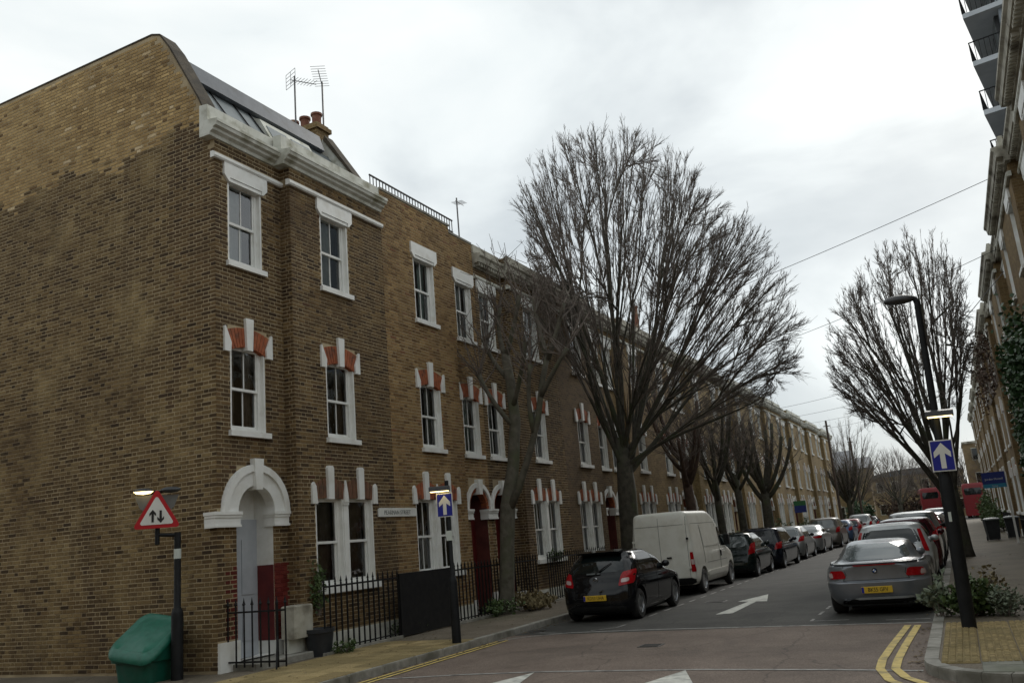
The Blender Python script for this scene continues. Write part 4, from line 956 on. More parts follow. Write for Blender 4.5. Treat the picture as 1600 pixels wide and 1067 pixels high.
# dark hatchback ahead of the van, then the row beyond it
hatch('small dark green hatchback just ahead of the white van', -6.45, 27.0, 'car_green', 3.85, 1.66, 1.5, .98, .2, 'car_glass_pale', tailz=(.75, 1.12), tailw=.16)
hb, sb = hatch('black estate car with a yellow plate, third vehicle beyond the white van on the left', -6.4, 30.9, 'car_navy', 4.6, 1.8, 1.56, .95, .3, 'car_glass', tailz=(.72, .98), tailw=.22)
plate(hb, sb, .62, '', .52, .11)
hatch('silver hatchback parked between the black estate and the silver saloon', -6.5, 36.6, 'car_silver', 4.1, 1.72, 1.48, .95, .3, 'car_glass_pale')
def saloon(label, X, Y, m, L=4.5, W=1.75, Hh=1.42, cat='car', group=None):
    o = newcar(label, cat, X, Y, 0, 0, group); K = keys_saloon(L, W, Hh); sh = Shell(K); wy = (.95, L - .9); wr = .315
    sh.body('body', m_[m], o, wy, wr * 1.16, zlev(K, 3), .03); h = W / 2
    for sg in (-1, 1):
        for y in wy: wheel(o, sg * (h - .115), y, wr, .19, 'spoke', sg)
        patch(sh, 'side', [(1.3, 1.02), (L * .5, 1.02), (L * .5, Hh - .1), (1.75, Hh - .1)], 'side_window', m_['car_glass'], o, .005, 8, 6, .25, sg)
        patch(sh, 'side', [(L * .515, 1.02), (L - 1.4, 1.0), (L - 2.0, Hh - .1), (L * .515, Hh - .1)], 'side_window', m_['car_glass'], o, .005, 8, 6, .25, sg)
        patch(sh, 'rear', [(sg * (h - .5), .74), (sg * (h - .02), .76), (sg * (h - .04), .9), (sg * (h - .48), .86)], 'tail_light', m_['tail'], o, .014, 8, 5, .25)
    patch(sh, 'rear', [(-h + .26, 1.01), (h - .26, 1.01), (h - .38, Hh - .09), (-h + .38, Hh - .09)], 'rear_window', m_['car_glass_pale'], o, .006, 12, 8, .3)
    patch(sh, 'front', [(-h + .2, 1.0), (h - .2, 1.0), (h - .34, Hh - .09), (-h + .34, Hh - .09)], 'windscreen', m_['car_glass'], o, .006, 12, 8, .3)
    patch(sh, 'rear', [(-h + .2, .2), (h - .2, .2), (h - .16, .33), (-h + .16, .33)], 'lower_bumper', m_['trim'], o, .008, 10, 3, .3)
    MB().box(-h + .16, h - .16, .35, L - .35, .13, .2).build('underbody', m_['under'], o); mirror(o, sh, L - 1.6, 1.03, m_[m]); plate(o, sh, .52, '', .52, .11)
    return o, sh
saloon('silver saloon car parked ahead of the silver hatchback on the left', -6.5, 41.6, 'car_silver')
def suv(label, X, Y, m, **k): return hatch(label, X, Y, m, k.get('L', 4.5), 1.84, k.get('H', 1.7), 1.08, .24, 'car_glass_pale', wr=.36, tailz=(.85, 1.15), group=k.get('group'))
suv('bronze estate car with dark bumper, ahead of the silver saloon', -6.4, 47.3, 'car_brown')
hatch('light blue hatchback far up the left kerb', -6.4, 53.5, 'car_blue')
hatch('dark red hatchback far up the left kerb beyond the blue one', -6.4, 58.8, 'car_red')
suv('white off-roader at the far end of the left kerb', -6.3, 64.5, 'car_white')
hatch('dark blue hatchback, last car on the left kerb', -6.3, 71, 'car_navy')
# right kerb
K = [(.16, .2, 3.9, .68, .2, .2, .25, .3, .08), (.24, .06, 3.98, .78, .36, .3, .45, .5, .1), (.36, .01, 4.08, .86, .4, .34, .5, .6, .12), (.5, .0, 4.09, .885, .4, .36, .5, .6, .13), (.575, .0, 4.08, .89, .4, .38, .5, .7, .13), (.62, .085, 4.06, .892, .4, .38, .5, .7, .13),
     (.8, .1, 3.95, .875, .4, .4, .5, .8, .13), (.86, .1, 3.7, .84, .42, .42, .5, .8, .13), (.895, .13, 3.2, .8, .45, .5, .5, .8, .13), (.92, .36, 2.55, .76, .42, .55, .5, .7, .14), (1.02, .6, 2.35, .69, .36, .6, .4, .5, .12), (1.15, .9, 2.2, .62, .3, .45, .36, .4, .1), (1.225, 1.15, 2.08, .56, .28, .34, .3, .3, .08), (1.262, 1.34, 1.98, .48, .25, .22, .25, .2, .06)]
z4 = newcar('gunmetal grey sports coupe, nearest car on the right kerb', 'car', -1.4, 15.35, 0); zs = Shell(K)
zs.body('body', m_['car_grey'], z4, (.86, 3.3), .37, zlev(K, 4), .02)
for sg in (-1, 1):
    for y in (.86, 3.3): wheel(z4, sg * .76, y, .32, .24, 'five', sg)
    patch(zs, 'rear', [(sg * .5, .66), (sg * .82, .65), (sg * .8, .79), (sg * .55, .8)], 'tail_light', m_['tail'], z4, .014, 10, 6, .35)
    patch(zs, 'rear', [(sg * .74, .67), (sg * .84, .67), (sg * .825, .75), (sg * .76, .76)], 'reversing_lens', m_['tail_clear'], z4, .019, 4, 4, .4)
    patch(zs, 'side', [(1.25, .96), (2.05, .94), (1.95, 1.16), (1.5, 1.16)], 'side_window', m_['car_glass'], z4, .006, 8, 6, .3, sg)
    MB().tube([(sg * (zs.side(.5 + t * 1.2, .885)) * .985, .5 + t * 1.2, .9 + .012 * t) for t in lin(0, 1, 6)], [.02, .03, .03, .028, .024, .02, .012], 6).build('shoulder_line', m_['car_grey'], z4, True)
rw = MB(); nu, nv = 14, 10
def rwp(u, v):
    b = -1 + 2 * v; half = (.62 - .12 * v) * rounded(0, b, .5); x = (-1 + 2 * u) * half; z = .945 + (1.215 - .945) * v; return (x, zs.rear(x, z) - .008, z + .004)
rw.grid(nu, nv, rwp); rw.build('rear_window', m_['car_glass_pale'], z4, True)
patch(zs, 'front', [(-.6, .96), (.6, .96), (.5, 1.19), (-.5, 1.19)], 'windscreen', m_['car_glass'], z4, .006, 12, 8, .3)
sp = MB().grid(16, 3, lambda u, v: ((-1 + 2 * u) * .72, zs.rear((-1 + 2 * u) * .72, .88) + [.16, .03, -.035, .02][round(v * 3)], [.912, .915, .91, .875][round(v * 3)]))
sp.build('boot_lip', m_['car_grey'], z4, 50)
MB().box(-.36, .36, 0, .014, .868, .884).build('brake_strip', m_['tail'], z4).location = (0, zs.rear(0, .875) - .022, 0)
plate(z4, zs, .455, 'BK55 GPV', .52, .115, 0, .8, .03)
patch(zs, 'rear', [(-.62, .2), (.62, .2), (.6, .3), (-.6, .3)], 'diffuser', m_['trim'], z4, .006, 10, 3, .2)
patch(zs, 'rear', [(-.42, .285), (.62, .285), (.64, .325), (-.4, .325)], 'bumper_lip', m_['chrome'] if False else m_['car_white'], z4, .012, 10, 2, .3)
for x in (-.5, -.58): MB().lathe([(.038, -.05), (.04, .12), (.03, .12), (.03, 0)], (x, zs.rear(x, .24) - .02, .25), 12, 'y', False).build('exhaust_pipe', m_['chrome'], z4, 40)
seams_rear(z4, zs, [[(x, .62) for x in lin(-.56, .56, 14)], [(-.56, .62), (-.5, .72), (-.54, .86)], [(.56, .62), (.5, .72), (.54, .86)]], 'boot_seam')
eb = MB().lathe([(.045, 0), (.045, .012), (.04, .014)], (0, 0, 0), 20, 'y').build('emblem', m_['trim'], z4); eb.location = (0, zs.rear(0, .775) - .016, .775)
for i in range(4):
    a0 = math.pi / 2 * i; MB().prism([(0, 0)] + [(.028 * math.cos(a0 + t), .028 * math.sin(a0 + t)) for t in lin(0, math.pi / 2, 6)], 'y', -.004, 0).build('emblem_quadrant', m_['emblem_white' if i % 2 else 'emblem_blue'], eb)
MB().box(-.5, .5, .3, 3.8, .12, .2).build('underbody', m_['under'], z4)
mirror(z4, zs, 2.15, .98, m_['car_grey'])
seams(z4, zs, [[(1.2, z) for z in lin(.35, .88, 8)], [(2.45, z) for z in lin(.3, .88, 8)]])
# parked cars ahead of the coupe
hatch('pale silver hatchback with tall tail lights beside its rear window, ahead of the grey coupe', -1.42, 19.75, 'car_white', 4.2, 1.74, 1.5, .98, .36, 'car_glass', high_lights=True)
hc, scc = hatch('dark maroon hatchback with red tail lights, third car from the front on the right', -1.38, 24.3, 'car_maroon', 4.2, 1.76, 1.56, 1.0, .2, 'car_glass', tailz=(.85, 1.15), tailw=.16)
suv('silver estate car, fourth car on the right kerb', -1.4, 29.3, 'car_silver')
hatch('black hatchback, fifth car on the right kerb', -1.4, 34.6, 'car_black')
saloon('dark blue saloon, sixth car on the right kerb', -1.4, 39.6, 'car_navy')
hatch('silver hatchback, seventh car on the right kerb', -1.4, 45, 'car_silver')
hatch('white hatchback far up the right kerb', -1.45, 51, 'car_white')
hatch('blue hatchback far up the right kerb', -1.45, 57, 'car_blue')
suv('white off-roader far up the right kerb', -1.5, 63, 'car_white')
# white panel van
V = [(.3, .1, 4.85, .86, .12, .12, .3, .35, .02), (.42, .02, 4.95, .93, .12, .12, .4, .5, .03), (.55, .0, 4.98, .95, .12, .12, .4, .5, .03), (.8, .0, 4.96, .96, .12, .12, .4, .5, .03), (1.0, .01, 4.85, .965, .12, .12, .4, .55, .03), (1.14, .015, 4.55, .96, .12, .12, .4, .6, .03), (1.24, .02, 4.15, .95, .12, .12, .4, .5, .03),
     (1.7, .03, 3.7, .9, .12, .12, .3, .35, .03), (2.02, .04, 3.35, .86, .12, .12, .25, .3, .03), (2.16, .05, 3.1, .845, .12, .12, .22, .3, .03), (2.3, .07, 2.75, .82, .14, .14, .2, .3, .04), (2.35, .12, 2.6, .76, .16, .16, .2, .3, .04)]
va = tag(empty('panel_van', (-6.72, 21.25, 0)), 'white panel van with plain rear doors, parked ahead of the black hatchback', 'van'); va.scale = (.93 / S, 1 / S, .96 / S)
vsx = Shell(V); vsx.body('body', m_['van_white'], va, (.95, 4.15), .4, zlev(V, 3), .03)
for sg in (-1, 1):
    for y in (.95, 4.15): wheel(va, sg * .84, y, .345, .21, 'steel', sg)
    patch(vsx, 'rear', [(sg * .85, .66), (sg * .962, .66), (sg * .93, 1.2), (sg * .845, 1.2)], 'tail_light', m_['tail'], va, .014, 6, 8, .15)
    patch(vsx, 'rear', [(sg * .865, .86), (sg * .955, .86), (sg * .945, 1.0), (sg * .86, 1.0)], 'reversing_lens', m_['tail_clear'], va, .018, 4, 4, .2)
    patch(vsx, 'side', [(3.05, 1.26), (4.0, 1.24), (3.5, 1.82), (3.05, 1.84)], 'side_window', m_['car_glass'], va, .006, 8, 6, .15, sg)
    patch(vsx, 'side', [(1.35, .46), (3.7, .46), (3.7, .6), (1.35, .6)], 'side_moulding', m_['van_white'], va, .02, 8, 3, .1, sg)
    MB().box(sg * .9, sg * 1.0, 2.95, 2.99, .95, 1.12).build('door_handle', m_['trim'], va)
    patch(vsx, 'side', [(1.2, 1.3), (2.9, 1.3), (2.9, 1.9), (1.2, 1.9)], 'side_panel', m_['van_white'], va, .012, 8, 6, .08, sg)
patch(vsx, 'front', [(-.8, 1.26), (.8, 1.26), (.74, 1.98), (-.74, 1.98)], 'windscreen', m_['car_glass'], va, .006, 12, 8, .2)
seams(va, vsx, [[(y, 1.99) for y in lin(.1, 3.2, 12)], [(2.92, z) for z in lin(.45, 1.95, 12)], [(1.15, z) for z in lin(.85, 1.95, 10)], [(y, .84) for y in lin(1.4, 3.7, 12)]], 'panel_seam')
seams_rear(va, vsx, [[(-.03, z) for z in lin(.5, 2.2, 16)], [(x, 1.98) for x in lin(-.78, .8, 14)], [(-.82, z) for z in lin(.5, 2.2, 14)], [(.8, z) for z in lin(.5, 2.2, 14)]], 'rear_door_seam')
patch(vsx, 'rear', [(-.9, .31), (.9, .31), (.94, .5), (-.94, .5)], 'rear_bumper', m_['trim'], va, .05, 12, 4, .2)
MB().box(.16, .3, -.03, .0, 1.06, 1.1).build('rear_handle', m_['trim'], va)
for z in (.75, 1.55): MB().box(-.86, -.8, -.035, .02, z, z + .06).build('hinge', m_['van_white'], va); MB().box(.8, .86, -.035, .02, z, z + .06).build('hinge', m_['trim' if z > 1 else 'van_white'], va)
MB().box(-.7, .7, .3, 4.6, .2, .4).build('underbody', m_['under'], va)
for sg in (-1, 1): MB().bevbox(sg * 1.0 - .09, sg * 1.0 + .09, 3.75, 3.9, 1.25, 1.6, .03).build('door_mirror', m_['trim'], va)
# red double-decker buses crossing at the far end
def bus(label, X, Y, rz):
    o = tag(empty('double_decker_bus', (X, Y, 0), rz), label, 'bus', 'red buses at the far junction'); o.scale = (1 / S,) * 3
    K = [(.3, 0, 10.5, 1.2, .15, .15, .15, .15, .02), (.5, 0, 10.6, 1.25, .15, .15, .2, .2, .03), (2.2, 0, 10.6, 1.25, .15, .15, .25, .25, .03), (4.1, .05, 10.5, 1.24, .2, .2, .25, .3, .03), (4.35, .2, 10.3, 1.1, .25, .25, .3, .3, .03)]
    sh = Shell(K); sh.body('body', m_['bus_red'], o, (2.4, 8.2), .5, zlev(K, 3), .04)
    for sg in (-1, 1):
        for y in (2.4, 8.2): wheel(o, sg * 1.1, y, .45, .28, 'steel', sg)
        for z0, z1 in ((1.4, 2.15), (2.9, 3.75)):
            for i in range(7): patch(sh, 'side', [(.6 + 1.35 * i, z0), (1.85 + 1.35 * i, z0), (1.85 + 1.35 * i, z1), (.6 + 1.35 * i, z1)], 'side_window', m_['car_glass'], o, .01, 2, 2, .1, sg)
    for w in ('rear', 'front'):
        patch(sh, w, [(-1, 2.9), (1, 2.9), (1, 3.75), (-1, 3.75)], 'end_window', m_['car_glass'], o, .01, 6, 3, .15)
    patch(sh, 'front', [(-1.1, 1.1), (1.1, 1.1), (1.1, 2.3), (-1.1, 2.3)], 'windscreen', m_['car_glass'], o, .01, 6, 3, .15)
    return o
bus('red double-decker bus at the far end of the street, left of the lamp post', -3.0, 118, R(4))
bus('red double-decker bus at the far end of the street, right of the lamp post', 1.55, 113, R(-3))
# ------------------------------------------------------------------ street furniture
m_['sign_red'] = M('sign_red', (.42, .012, .02), None, rough=.35)
m_['sign_white'] = M('sign_white', (.62, .62, .58), (.68, .68, .64), 5, rough=.4)
m_['sign_blue'] = M('sign_blue', (.012, .02, .24), None, rough=.35)
m_['sign_back'] = M('sign_grey', (.12, .12, .11), (.16, .16, .15), 5, .6)
m_['lamp_glow'] = emis('lamp_glow', (1, .78, .35), 3.0)
m_['lamp_head'] = M('lamp_head_grey', (.03, .032, .034), (.05, .05, .052), 9, .45)
m_['sticker'] = M('sticker_white', (.5, .54, .5), None, rough=.6)
m_['bin_green'] = M('green_plastic', (.0, .06, .037), (.002, .085, .054), 7, .5, c3=(.015, .075, .05), scale3=6)
m_['bin_lid'] = M('green_lid_plastic', (.004, .1, .062), (.01, .135, .088), 9, .45, c3=(.03, .14, .1), scale3=5)
m_['bin_black'] = M('black_bin_plastic', (.012, .014, .018), (.022, .025, .03), 7, .5)
m_['wood_pole'] = M('telegraph_pole_wood', (.05, .035, .026), (.085, .06, .045), 5, .9)
m_['alu'] = M('aerial_metal', (.12, .12, .12), None, rough=.5, metal=.6)
m_['agent_blue'] = M('board_blue', (.008, .022, .16), None, rough=.4); m_['agent_teal'] = M('board_teal', (.02, .2, .32), None, rough=.4); m_['agent_green'] = M('board_green', (.02, .13, .04), None, rough=.4); m_['agent_yellow'] = M('board_yellow', (.5, .4, .05), None, rough=.4)
def sign_lamp(par, loc, rz=0, w=.2, glow=True):
    # trough lamp above a sign: hood, end caps, glowing tube underneath
    e = empty('sign_lamp', loc, rz, par)
    MB().prism([(-.07, -.03), (-.06, .035), (.0, .055), (.06, .035), (.07, -.03)], 'x', -w, w).build('lamp_hood', m_['lamp_head'], e, 40)
    if glow: MB().box(-w + .02, w - .02, -.045, .045, -.042, -.031).build('lamp_tube', m_['lamp_glow'], e)
    return e
def arrow_poly(cx, cz, h):   # broad upright arrow
    q = [(-.1, -.5), (.1, -.5), (.1, .08), (.33, -.08), (.33, .14), (0, .5), (-.33, .14), (-.33, -.08), (-.1, .08)]
    return [(cx + x * h * .92, cz + y * h) for x, y in q]
def blue_arrow(par, cx, cz, w, h, y):
    # blue rectangle with white rim and arrow; faces -Y
    b = MB().box(cx - w / 2, cx + w / 2, y, y + .008, cz - h / 2, cz + h / 2).build('sign_plate', m_['sign_white'], par)
    MB().box(cx - w / 2 + .014, cx + w / 2 - .014, y - .004, y - .0005, cz - h / 2 + .014, cz + h / 2 - .014).build('sign_field', m_['sign_blue'], b)
    MB().prism(arrow_poly(cx, cz, h * .82), 'y', y - .008, y - .0045).build('sign_arrow', m_['sign_white'], b)
    return b
# two-way traffic warning on a cranked pole by the gable
p = tag(empty('traffic_sign', (-10.33, 9.5, PZ), R(40)), 'red triangle two-way traffic sign on a cranked black pole before the gable wall', 'traffic sign')
MB().lathe([(.085, 0), (.085, .9), (.075, .95), (.05, 1.0), (.048, 2.06)], (0, 0, 0), 14).build('pole', m_['pole'], p, 40)
AX, TZ, TS = -.28, 2.33, .68
MB().tube([(0, 0, 2.02), (AX + .02, 0, 2.04)], .028, 8).tube([(AX, 0, 1.9), (AX, 0, 2.64)], .034, 10).build('bracket', m_['pole'], p, 40)
def tri(s, cz=TZ):
    pts = []
    for k in range(3):
        a = R(90 + 120 * k); c = (AX + .46 * s * math.cos(a), cz + .46 * s * math.sin(a))
        for t in lin(-55, 55, 5): pts.append((c[0] + .055 * s * math.cos(a + R(t)), c[1] + .055 * s * math.sin(a + R(t))))
    return pts
MB().prism([(AX - .32, TZ + .29), (AX + .3, TZ + .28), (AX + .23, TZ + .1), (AX + .1, TZ), (AX - .1, TZ), (AX - .24, TZ + .1)], 'y', -.02, -.01).build('backing_plate', m_['sign_back'], p)
tr_ = MB().prism(tri(TS), 'y', -.065, -.055).build('sign_plate', m_['sign_red'], p); MB().prism(tri(TS * .73), 'y', -.07, -.0655).build('sign_field', m_['sign_white'], tr_)
def arr(cx, z0, z1): d = 1 if z1 > z0 else -1; return [(cx - .016, z0), (cx + .016, z0), (cx + .016, z1 - d * .06), (cx + .046, z1 - d * .092), (cx + .046, z1 - d * .055), (cx, z1), (cx - .046, z1 - d * .055), (cx - .046, z1 - d * .092), (cx - .016, z1 - d * .06)]
for cx, a, b in ((AX - .055, TZ - .105, TZ + .075), (AX + .055, TZ + .06, TZ - .12)): MB().prism(arr(cx, a, b), 'y', -.075, -.0705).build('sign_arrow', m_['ink'], tr_)
for sx_ in (AX - .19, AX + .19):
    e = empty('sign_lamp', (sx_, -.05, TZ + .35), 0, p)
    MB().grid(10, 6, lambda u, v: (.15 * math.cos(math.pi * v), .07 * math.sin(math.pi * v) * math.cos(math.pi * u), (.05 * math.sin(math.pi * v) * math.sin(math.pi * u)))).build('lamp_hood', m_['lamp_head'], e, True)
    MB().grid(8, 4, lambda u, v: (.14 * math.cos(math.pi * v), .065 * math.sin(math.pi * v) * math.cos(math.pi * u), -.045 * math.sin(math.pi * v) * math.sin(math.pi * u) - .002)).build('lamp_lens', m_['lamp_glow'] if sx_ < AX else m_['lamp_head'], e, True)
MB().tube([(AX - .15, -.03, TZ + .35), (AX, 0, TZ + .33), (AX + .15, -.03, TZ + .35)], .022, 6).build('lamp_arm', m_['pole'], p)
MB().lathe([(.052, 1.68), (.052, 1.82)], (0, 0, 0), 14, 'z', False).build('sticker', m_['sticker'], p, True)
# one-way sign on the left pavement
p = tag(empty('one_way_sign', (-7.58, 12.68, PZ), R(14)), 'blue one-way arrow sign on a black post before the cleaned brick house', 'traffic sign')
MB().lathe([(.075, 0), (.072, .95), (.06, 1.02), (.035, 1.06), (.033, 2.6)], (0, 0, 0), 14).build('post', m_['pole'], p, 40)
blue_arrow(p, -.04, 2.3 - PZ, .28, .39, -.05); sign_lamp(p, (-.1, -.1, 2.46), R(8), .17, True)
MB().box(-.05, .05, -.045, -.035, 1.62, 1.78).build('sticker', m_['sticker'], p)
MB().tube([(0, 0, 2.42), (-.05, -.05, 2.46)], .02, 6).build('lamp_arm', m_['pole'], p)
# street lamp with one-way sign on the right pavement (leans slightly toward the road at the foot)
p = tag(empty('street_lamp', (-.16, 12.64, PZ)), 'black street lamp with blue one-way arrow sign beside the grey coupe', 'street lamp')
p.rotation_euler = (0, R(1.6), 0)
MB().lathe([(.085, 0), (.083, 1.75), (.075, 1.85), (.05, 1.95), (.045, 3.2), (.038, 4.2)], (0, 0, 0), 16).build('post', m_['pole'], p, 40)
MB().tube([(0, 0, 4.18), (-.02, 0, 4.24), (-.07, 0, 4.26)], .038, 8).build('bracket', m_['pole'], p, 40)
MB().grid(14, 10, lambda u, v: (-.22 + .19 * math.cos(math.pi * v), .1 * math.sin(math.pi * v) ** .8 * math.cos(2 * math.pi * u), 4.245 + (.075 if math.sin(2 * math.pi * u) > 0 else .05) * math.sin(math.pi * v) ** .8 * math.sin(2 * math.pi * u))).build('lantern', m_['lamp_head'], p, True)
blue_arrow(p, .01, 2.13, .275, .4, -.11).rotation_euler = (0, R(0), 0)
sign_lamp(p, (.05, -.14, 2.66), 0, .165, True)
MB().tube([(0, 0, 2.66), (.03, -.1, 2.68)], .02, 6).build('lamp_arm', m_['pole'], p)
MB().box(-.035, .0, -.095, -.088, 1.3, 1.42).build('sticker', m_['sticker'], p)
# green grit bin
g = tag(empty('grit_bin', (-10.86, 9.42, PZ)), 'green plastic grit bin with sloping domed lid against the gable wall', 'bin')
def gb(z, sx_, y0, y1, rr=.17):  # rounded rectangle ring
    pts = []
    for cx, cy, a0 in ((sx_, y1, 0), (-sx_, y1, 90), (-sx_, y0, 180), (sx_, y0, 270)):
        for t in lin(0, 90, 5): pts.append((cx - math.copysign(rr, cx) + rr * math.cos(R(a0 + t)), (cy - (rr if cy == y1 else -rr)) + rr * math.sin(R(a0 + t)), z))
    return pts
tilt = lambda x, y: .66 - .06 * (x / .46) + .26 * (y / .4)
def loft(rings, cap=True):
    b = MB(); n = len(rings[0])
    for q in rings: b.v.extend(q)
    for i in range(len(rings) - 1): b.f.extend([(i*n + k, i*n + (k+1) % n, (i+1)*n + (k+1) % n, (i+1)*n + k) for k in range(n)])
    if cap: b.f.append(tuple((len(rings) - 1) * n + k for k in range(n)))
    return b
R0 = gb(0, .47, -.38, .38)
g.scale = (.92, .92, .95)
loft([gb(0, .36, -.28, .3, .12), gb(.3, .4, -.32, .33, .14), gb(.31, .45, -.37, .37), [(x, y, tilt(x, y) - .06) for x, y, z in R0]], False).build('bin_body', m_['bin_green'], g, 50)
loft([[(x * f, y * f, tilt(x * f, y * f) + dz) for x, y, z in R0] for f, dz in ((1.03, -.09), (1.05, -.06), (1.04, -.02), (.96, .03), (.87, .04), (.82, .025), (.6, .05), (.2, .065))]).build('lid', m_['bin_lid'], g, 40)
# street name plate on the boundary of the first two houses
s_ = tag(empty('street_name_plate', (XA + BAY + .012, 14.42, 2.36)), 'white street name plate reading PEARMAN STREET on the brick wall', 'sign')
MB().prism([(-.66, -.08), (.66, -.08), (.66, .06), (.6, .085), (-.6, .085), (-.66, .06)], 'x', 0, .02).build('plate', m_['sign_white'], s_)
lettering('plate_lettering', 'PEARMAN STREET', .115, m_['sign_back'], s_, (.022, -.02, -.005), (R(90), 0, R(90)), .98)
# ------------------------------------------------------------------ railings, front areas
def railing(label, x, y0, y1, z, h=.78, step=.14, plinth=True, name='railing', gatepanel=None):
    o = tag(empty(name, (x, y0, z)), label, 'railing'); L = y1 - y0
    MB().box(-.012, .012, 0, L, h - .13, h - .1).build('rail', m_['black'], o); MB().box(-.01, .01, 0, L, .08, .1).build('rail', m_['black'], o)
    if plinth: MB().box(-.07, .07, -.05, L, -.1, .05).build('plinth', m_['kerb'], o)
    me = MB().box(-.011, .011, -.011, .011, .02, h - .06).lathe([(.009, h - .06), (.022, h - .045), (.014, h - .02), (.002, h + .04)], (0, 0, 0), 5).mesh('baluster')
    n = int(L / step)
    for i in range(n + 1): q = obj('baluster', me, m_['black'], o); q.location = (0, i * L / n, 0)
    return o
RX = -9.36
r1 = railing('black spearhead railing before the ground floor window of the gable house', RX, 11.6, 13.7, PZ, 1.17)
MB().box(-.03, .03, 2.13, 4.05, .02, 1.12).build('solid_panel', m_['black'], r1)
railing('black spearhead railing before the red doorways, behind the pollarded tree', RX, 15.75, 19.6, PZ, 1.17)
railing('black spearhead railing behind the black hatchback', RX, 20.3, 24.3, PZ, 1.17)
for k, (a, b_) in enumerate(((25, 30), (31, 38), (39, 46), (47, 54))): railing('black front railing further up the left pavement, stretch %s beyond the white van' % ORD[k], RX, a, b_, PZ, 1.1, .2)
g = tag(empty('gate', (-9.86, 10.12, PZ), R(-87)), 'open black iron gate with spearheads before the white arched doorway', 'gate')
me = MB().box(-.009, .009, -.009, .009, .06, .92).lathe([(.009, .92), (.026, .94), (.015, .97), (.002, 1.04)], (0, 0, 0), 6).mesh('baluster')
MB().box(-.01, .01, -.1, .95, .82, .845).build('rail', m_['black'], g); MB().box(-.01, .01, -.1, .95, .12, .145).build('rail', m_['black'], g)
for i in range(8): q = obj('baluster', me, m_['black'], g); q.location = (0, -.1 + i * .15, 0)
MB().tube([(0, .8, .05), (0, .8, .95)], .022, 6).tube([(0, .8, .5), (.18, .92, .05)], .014, 5).build('gate_post', m_['black'], g)
tag(MB().bevbox(-9.98, -9.5, 10.2, 11.5, PZ - .02, PZ + .1, .01).build('door_step', m_['kerb']), 'worn stone step below the white arched doorway', 'step')
bx = tag(empty('meter_box', (-9.72, 11.38, PZ)), 'stained white box on the wall between doorway and ground floor window', 'box')
MB().bevbox(-.12, .14, -.25, .2, .32, .82, .02).build('box', m_['stone_grey'], bx); MB().box(-.1, .0, -.22, .16, .0, .32).build('stand', m_['stone_white'], bx)
def tub(label, x, y, r, h, m, name='planter'):
    o = tag(empty(name, (x, y, PZ)), label, 'planter'); MB().lathe([(r * .75, 0), (r * .95, h * .85), (r * 1.05, h * .86), (r * 1.05, h), (r * .95, h), (r * .9, h * .9)], (0, 0, 0), 18).build('tub', m_[m], o, 40); return o
# foliage: clumps of small leaves on stems
def shrub(label, x, y, z, rx, ry, h, n, m, cat='plant', name='shrub', leaf=.045, seed=0, stem='leaf', up=.6, parent=None, wall=None):
    o = tag(empty(name, (x, y, z)), label, cat); q = random.Random(seed); lb = MB(); sb = MB(); stems = max(5, n // 30)
    tips = []
    for i in range(stems):
        a = q.uniform(0, 2 * math.pi); d = math.sqrt(q.random()); hh = h * q.uniform(.5, 1) * (1 - .4 * d * d)
        b0 = Vector((rx * .35 * d * math.cos(a), ry * .35 * d * math.sin(a), 0)); t0 = Vector((rx * d * math.cos(a), ry * d * math.sin(a), hh)); mid = (b0 + t0) / 2 + Vector((0, 0, hh * .18))
        sb.tube([b0, mid, t0], [.008, .006, .003], 3); tips.append((b0, mid, t0))
    for i in range(n):
        b0, mid, t0 = q.choice(tips); t = q.uniform(.2, 1.05); c = (b0 * (1 - t) + mid * t) * (1 - t) + (mid * (1 - t) + t0 * t) * t
        c = c + Vector((q.gauss(0, .05), q.gauss(0, .05), q.gauss(0, .04))); 
        if c.z < .01: c.z = .01
        u = Vector((q.gauss(0, 1), q.gauss(0, 1), q.gauss(up, .6))).normalized(); w = u.orthogonal().normalized(); w.rotate(Matrix.Rotation(q.uniform(0, 6.28), 3, u)); l = leaf * q.uniform(.6, 1.4); k = l * .35
        nn = u.cross(w) * k * .4
        lb.add([c, c + u * l * .5 + w * k + nn, c + u * l, c + u * l * .5 - w * k + nn], [(0, 1, 2, 3)])
    sb.build('stems', m_['twig'], o); tag(lb.build('leaves', m_[m], o), kind='stuff'); return o
tb_ = tub('large black planter by the gable house railing', -9.52, 11.66, .24, .42, 'bin_black')
shrub('climbing weed growing up the wall beside the ground floor window', -9.72, 11.9, .7, .06, .2, 1.2, 300, 'leaf', leaf=.07, seed=2)
shrub('moss and weeds at the foot of the railing', -9.22, 11.85, PZ, .15, .25, .2, 240, 'leaf', leaf=.05, seed=3)
shrub('weeds inside the railing below the ground floor window', -9.55, 14.2, PZ, .16, .4, .35, 300, 'leaf', leaf=.06, seed=5)
shrub('green weeds round the foot of the pollarded tree', -9.25, 17.4, PZ, .5, .55, .32, 700, 'leaf', leaf=.07, seed=6)
shrub('dry grasses beside the pollarded tree', -8.85, 18.3, PZ, .45, .6, .38, 700, 'straw', leaf=.1, seed=7, up=1.5)
shrub('grey-leaved plant at the kerb beside the coupe', -.5, 14.0, PZ, .2, .3, .6, 260, 'leaf_grey', leaf=.09, seed=8)
shrub('leafy green plants behind the foot of the street lamp', -.08, 13.95, PZ, .36, .32, .5, 1500, 'leaf', leaf=.085, seed=9)
shrub('small bushy plant right of the street lamp foot', .3, 13.9, PZ, .26, .28, .4, 700, 'leaf_grey', leaf=.05, seed=10)
shrub('yellowish sprig rising behind the street lamp foot', .2, 14.35, PZ, .12, .12, .8, 160, 'straw', leaf=.07, seed=11)
shrub('window box plants on the third house', -9.62, 21.3, 1.05, .1, .5, .3, 300, 'leaf', leaf=.06, seed=12)
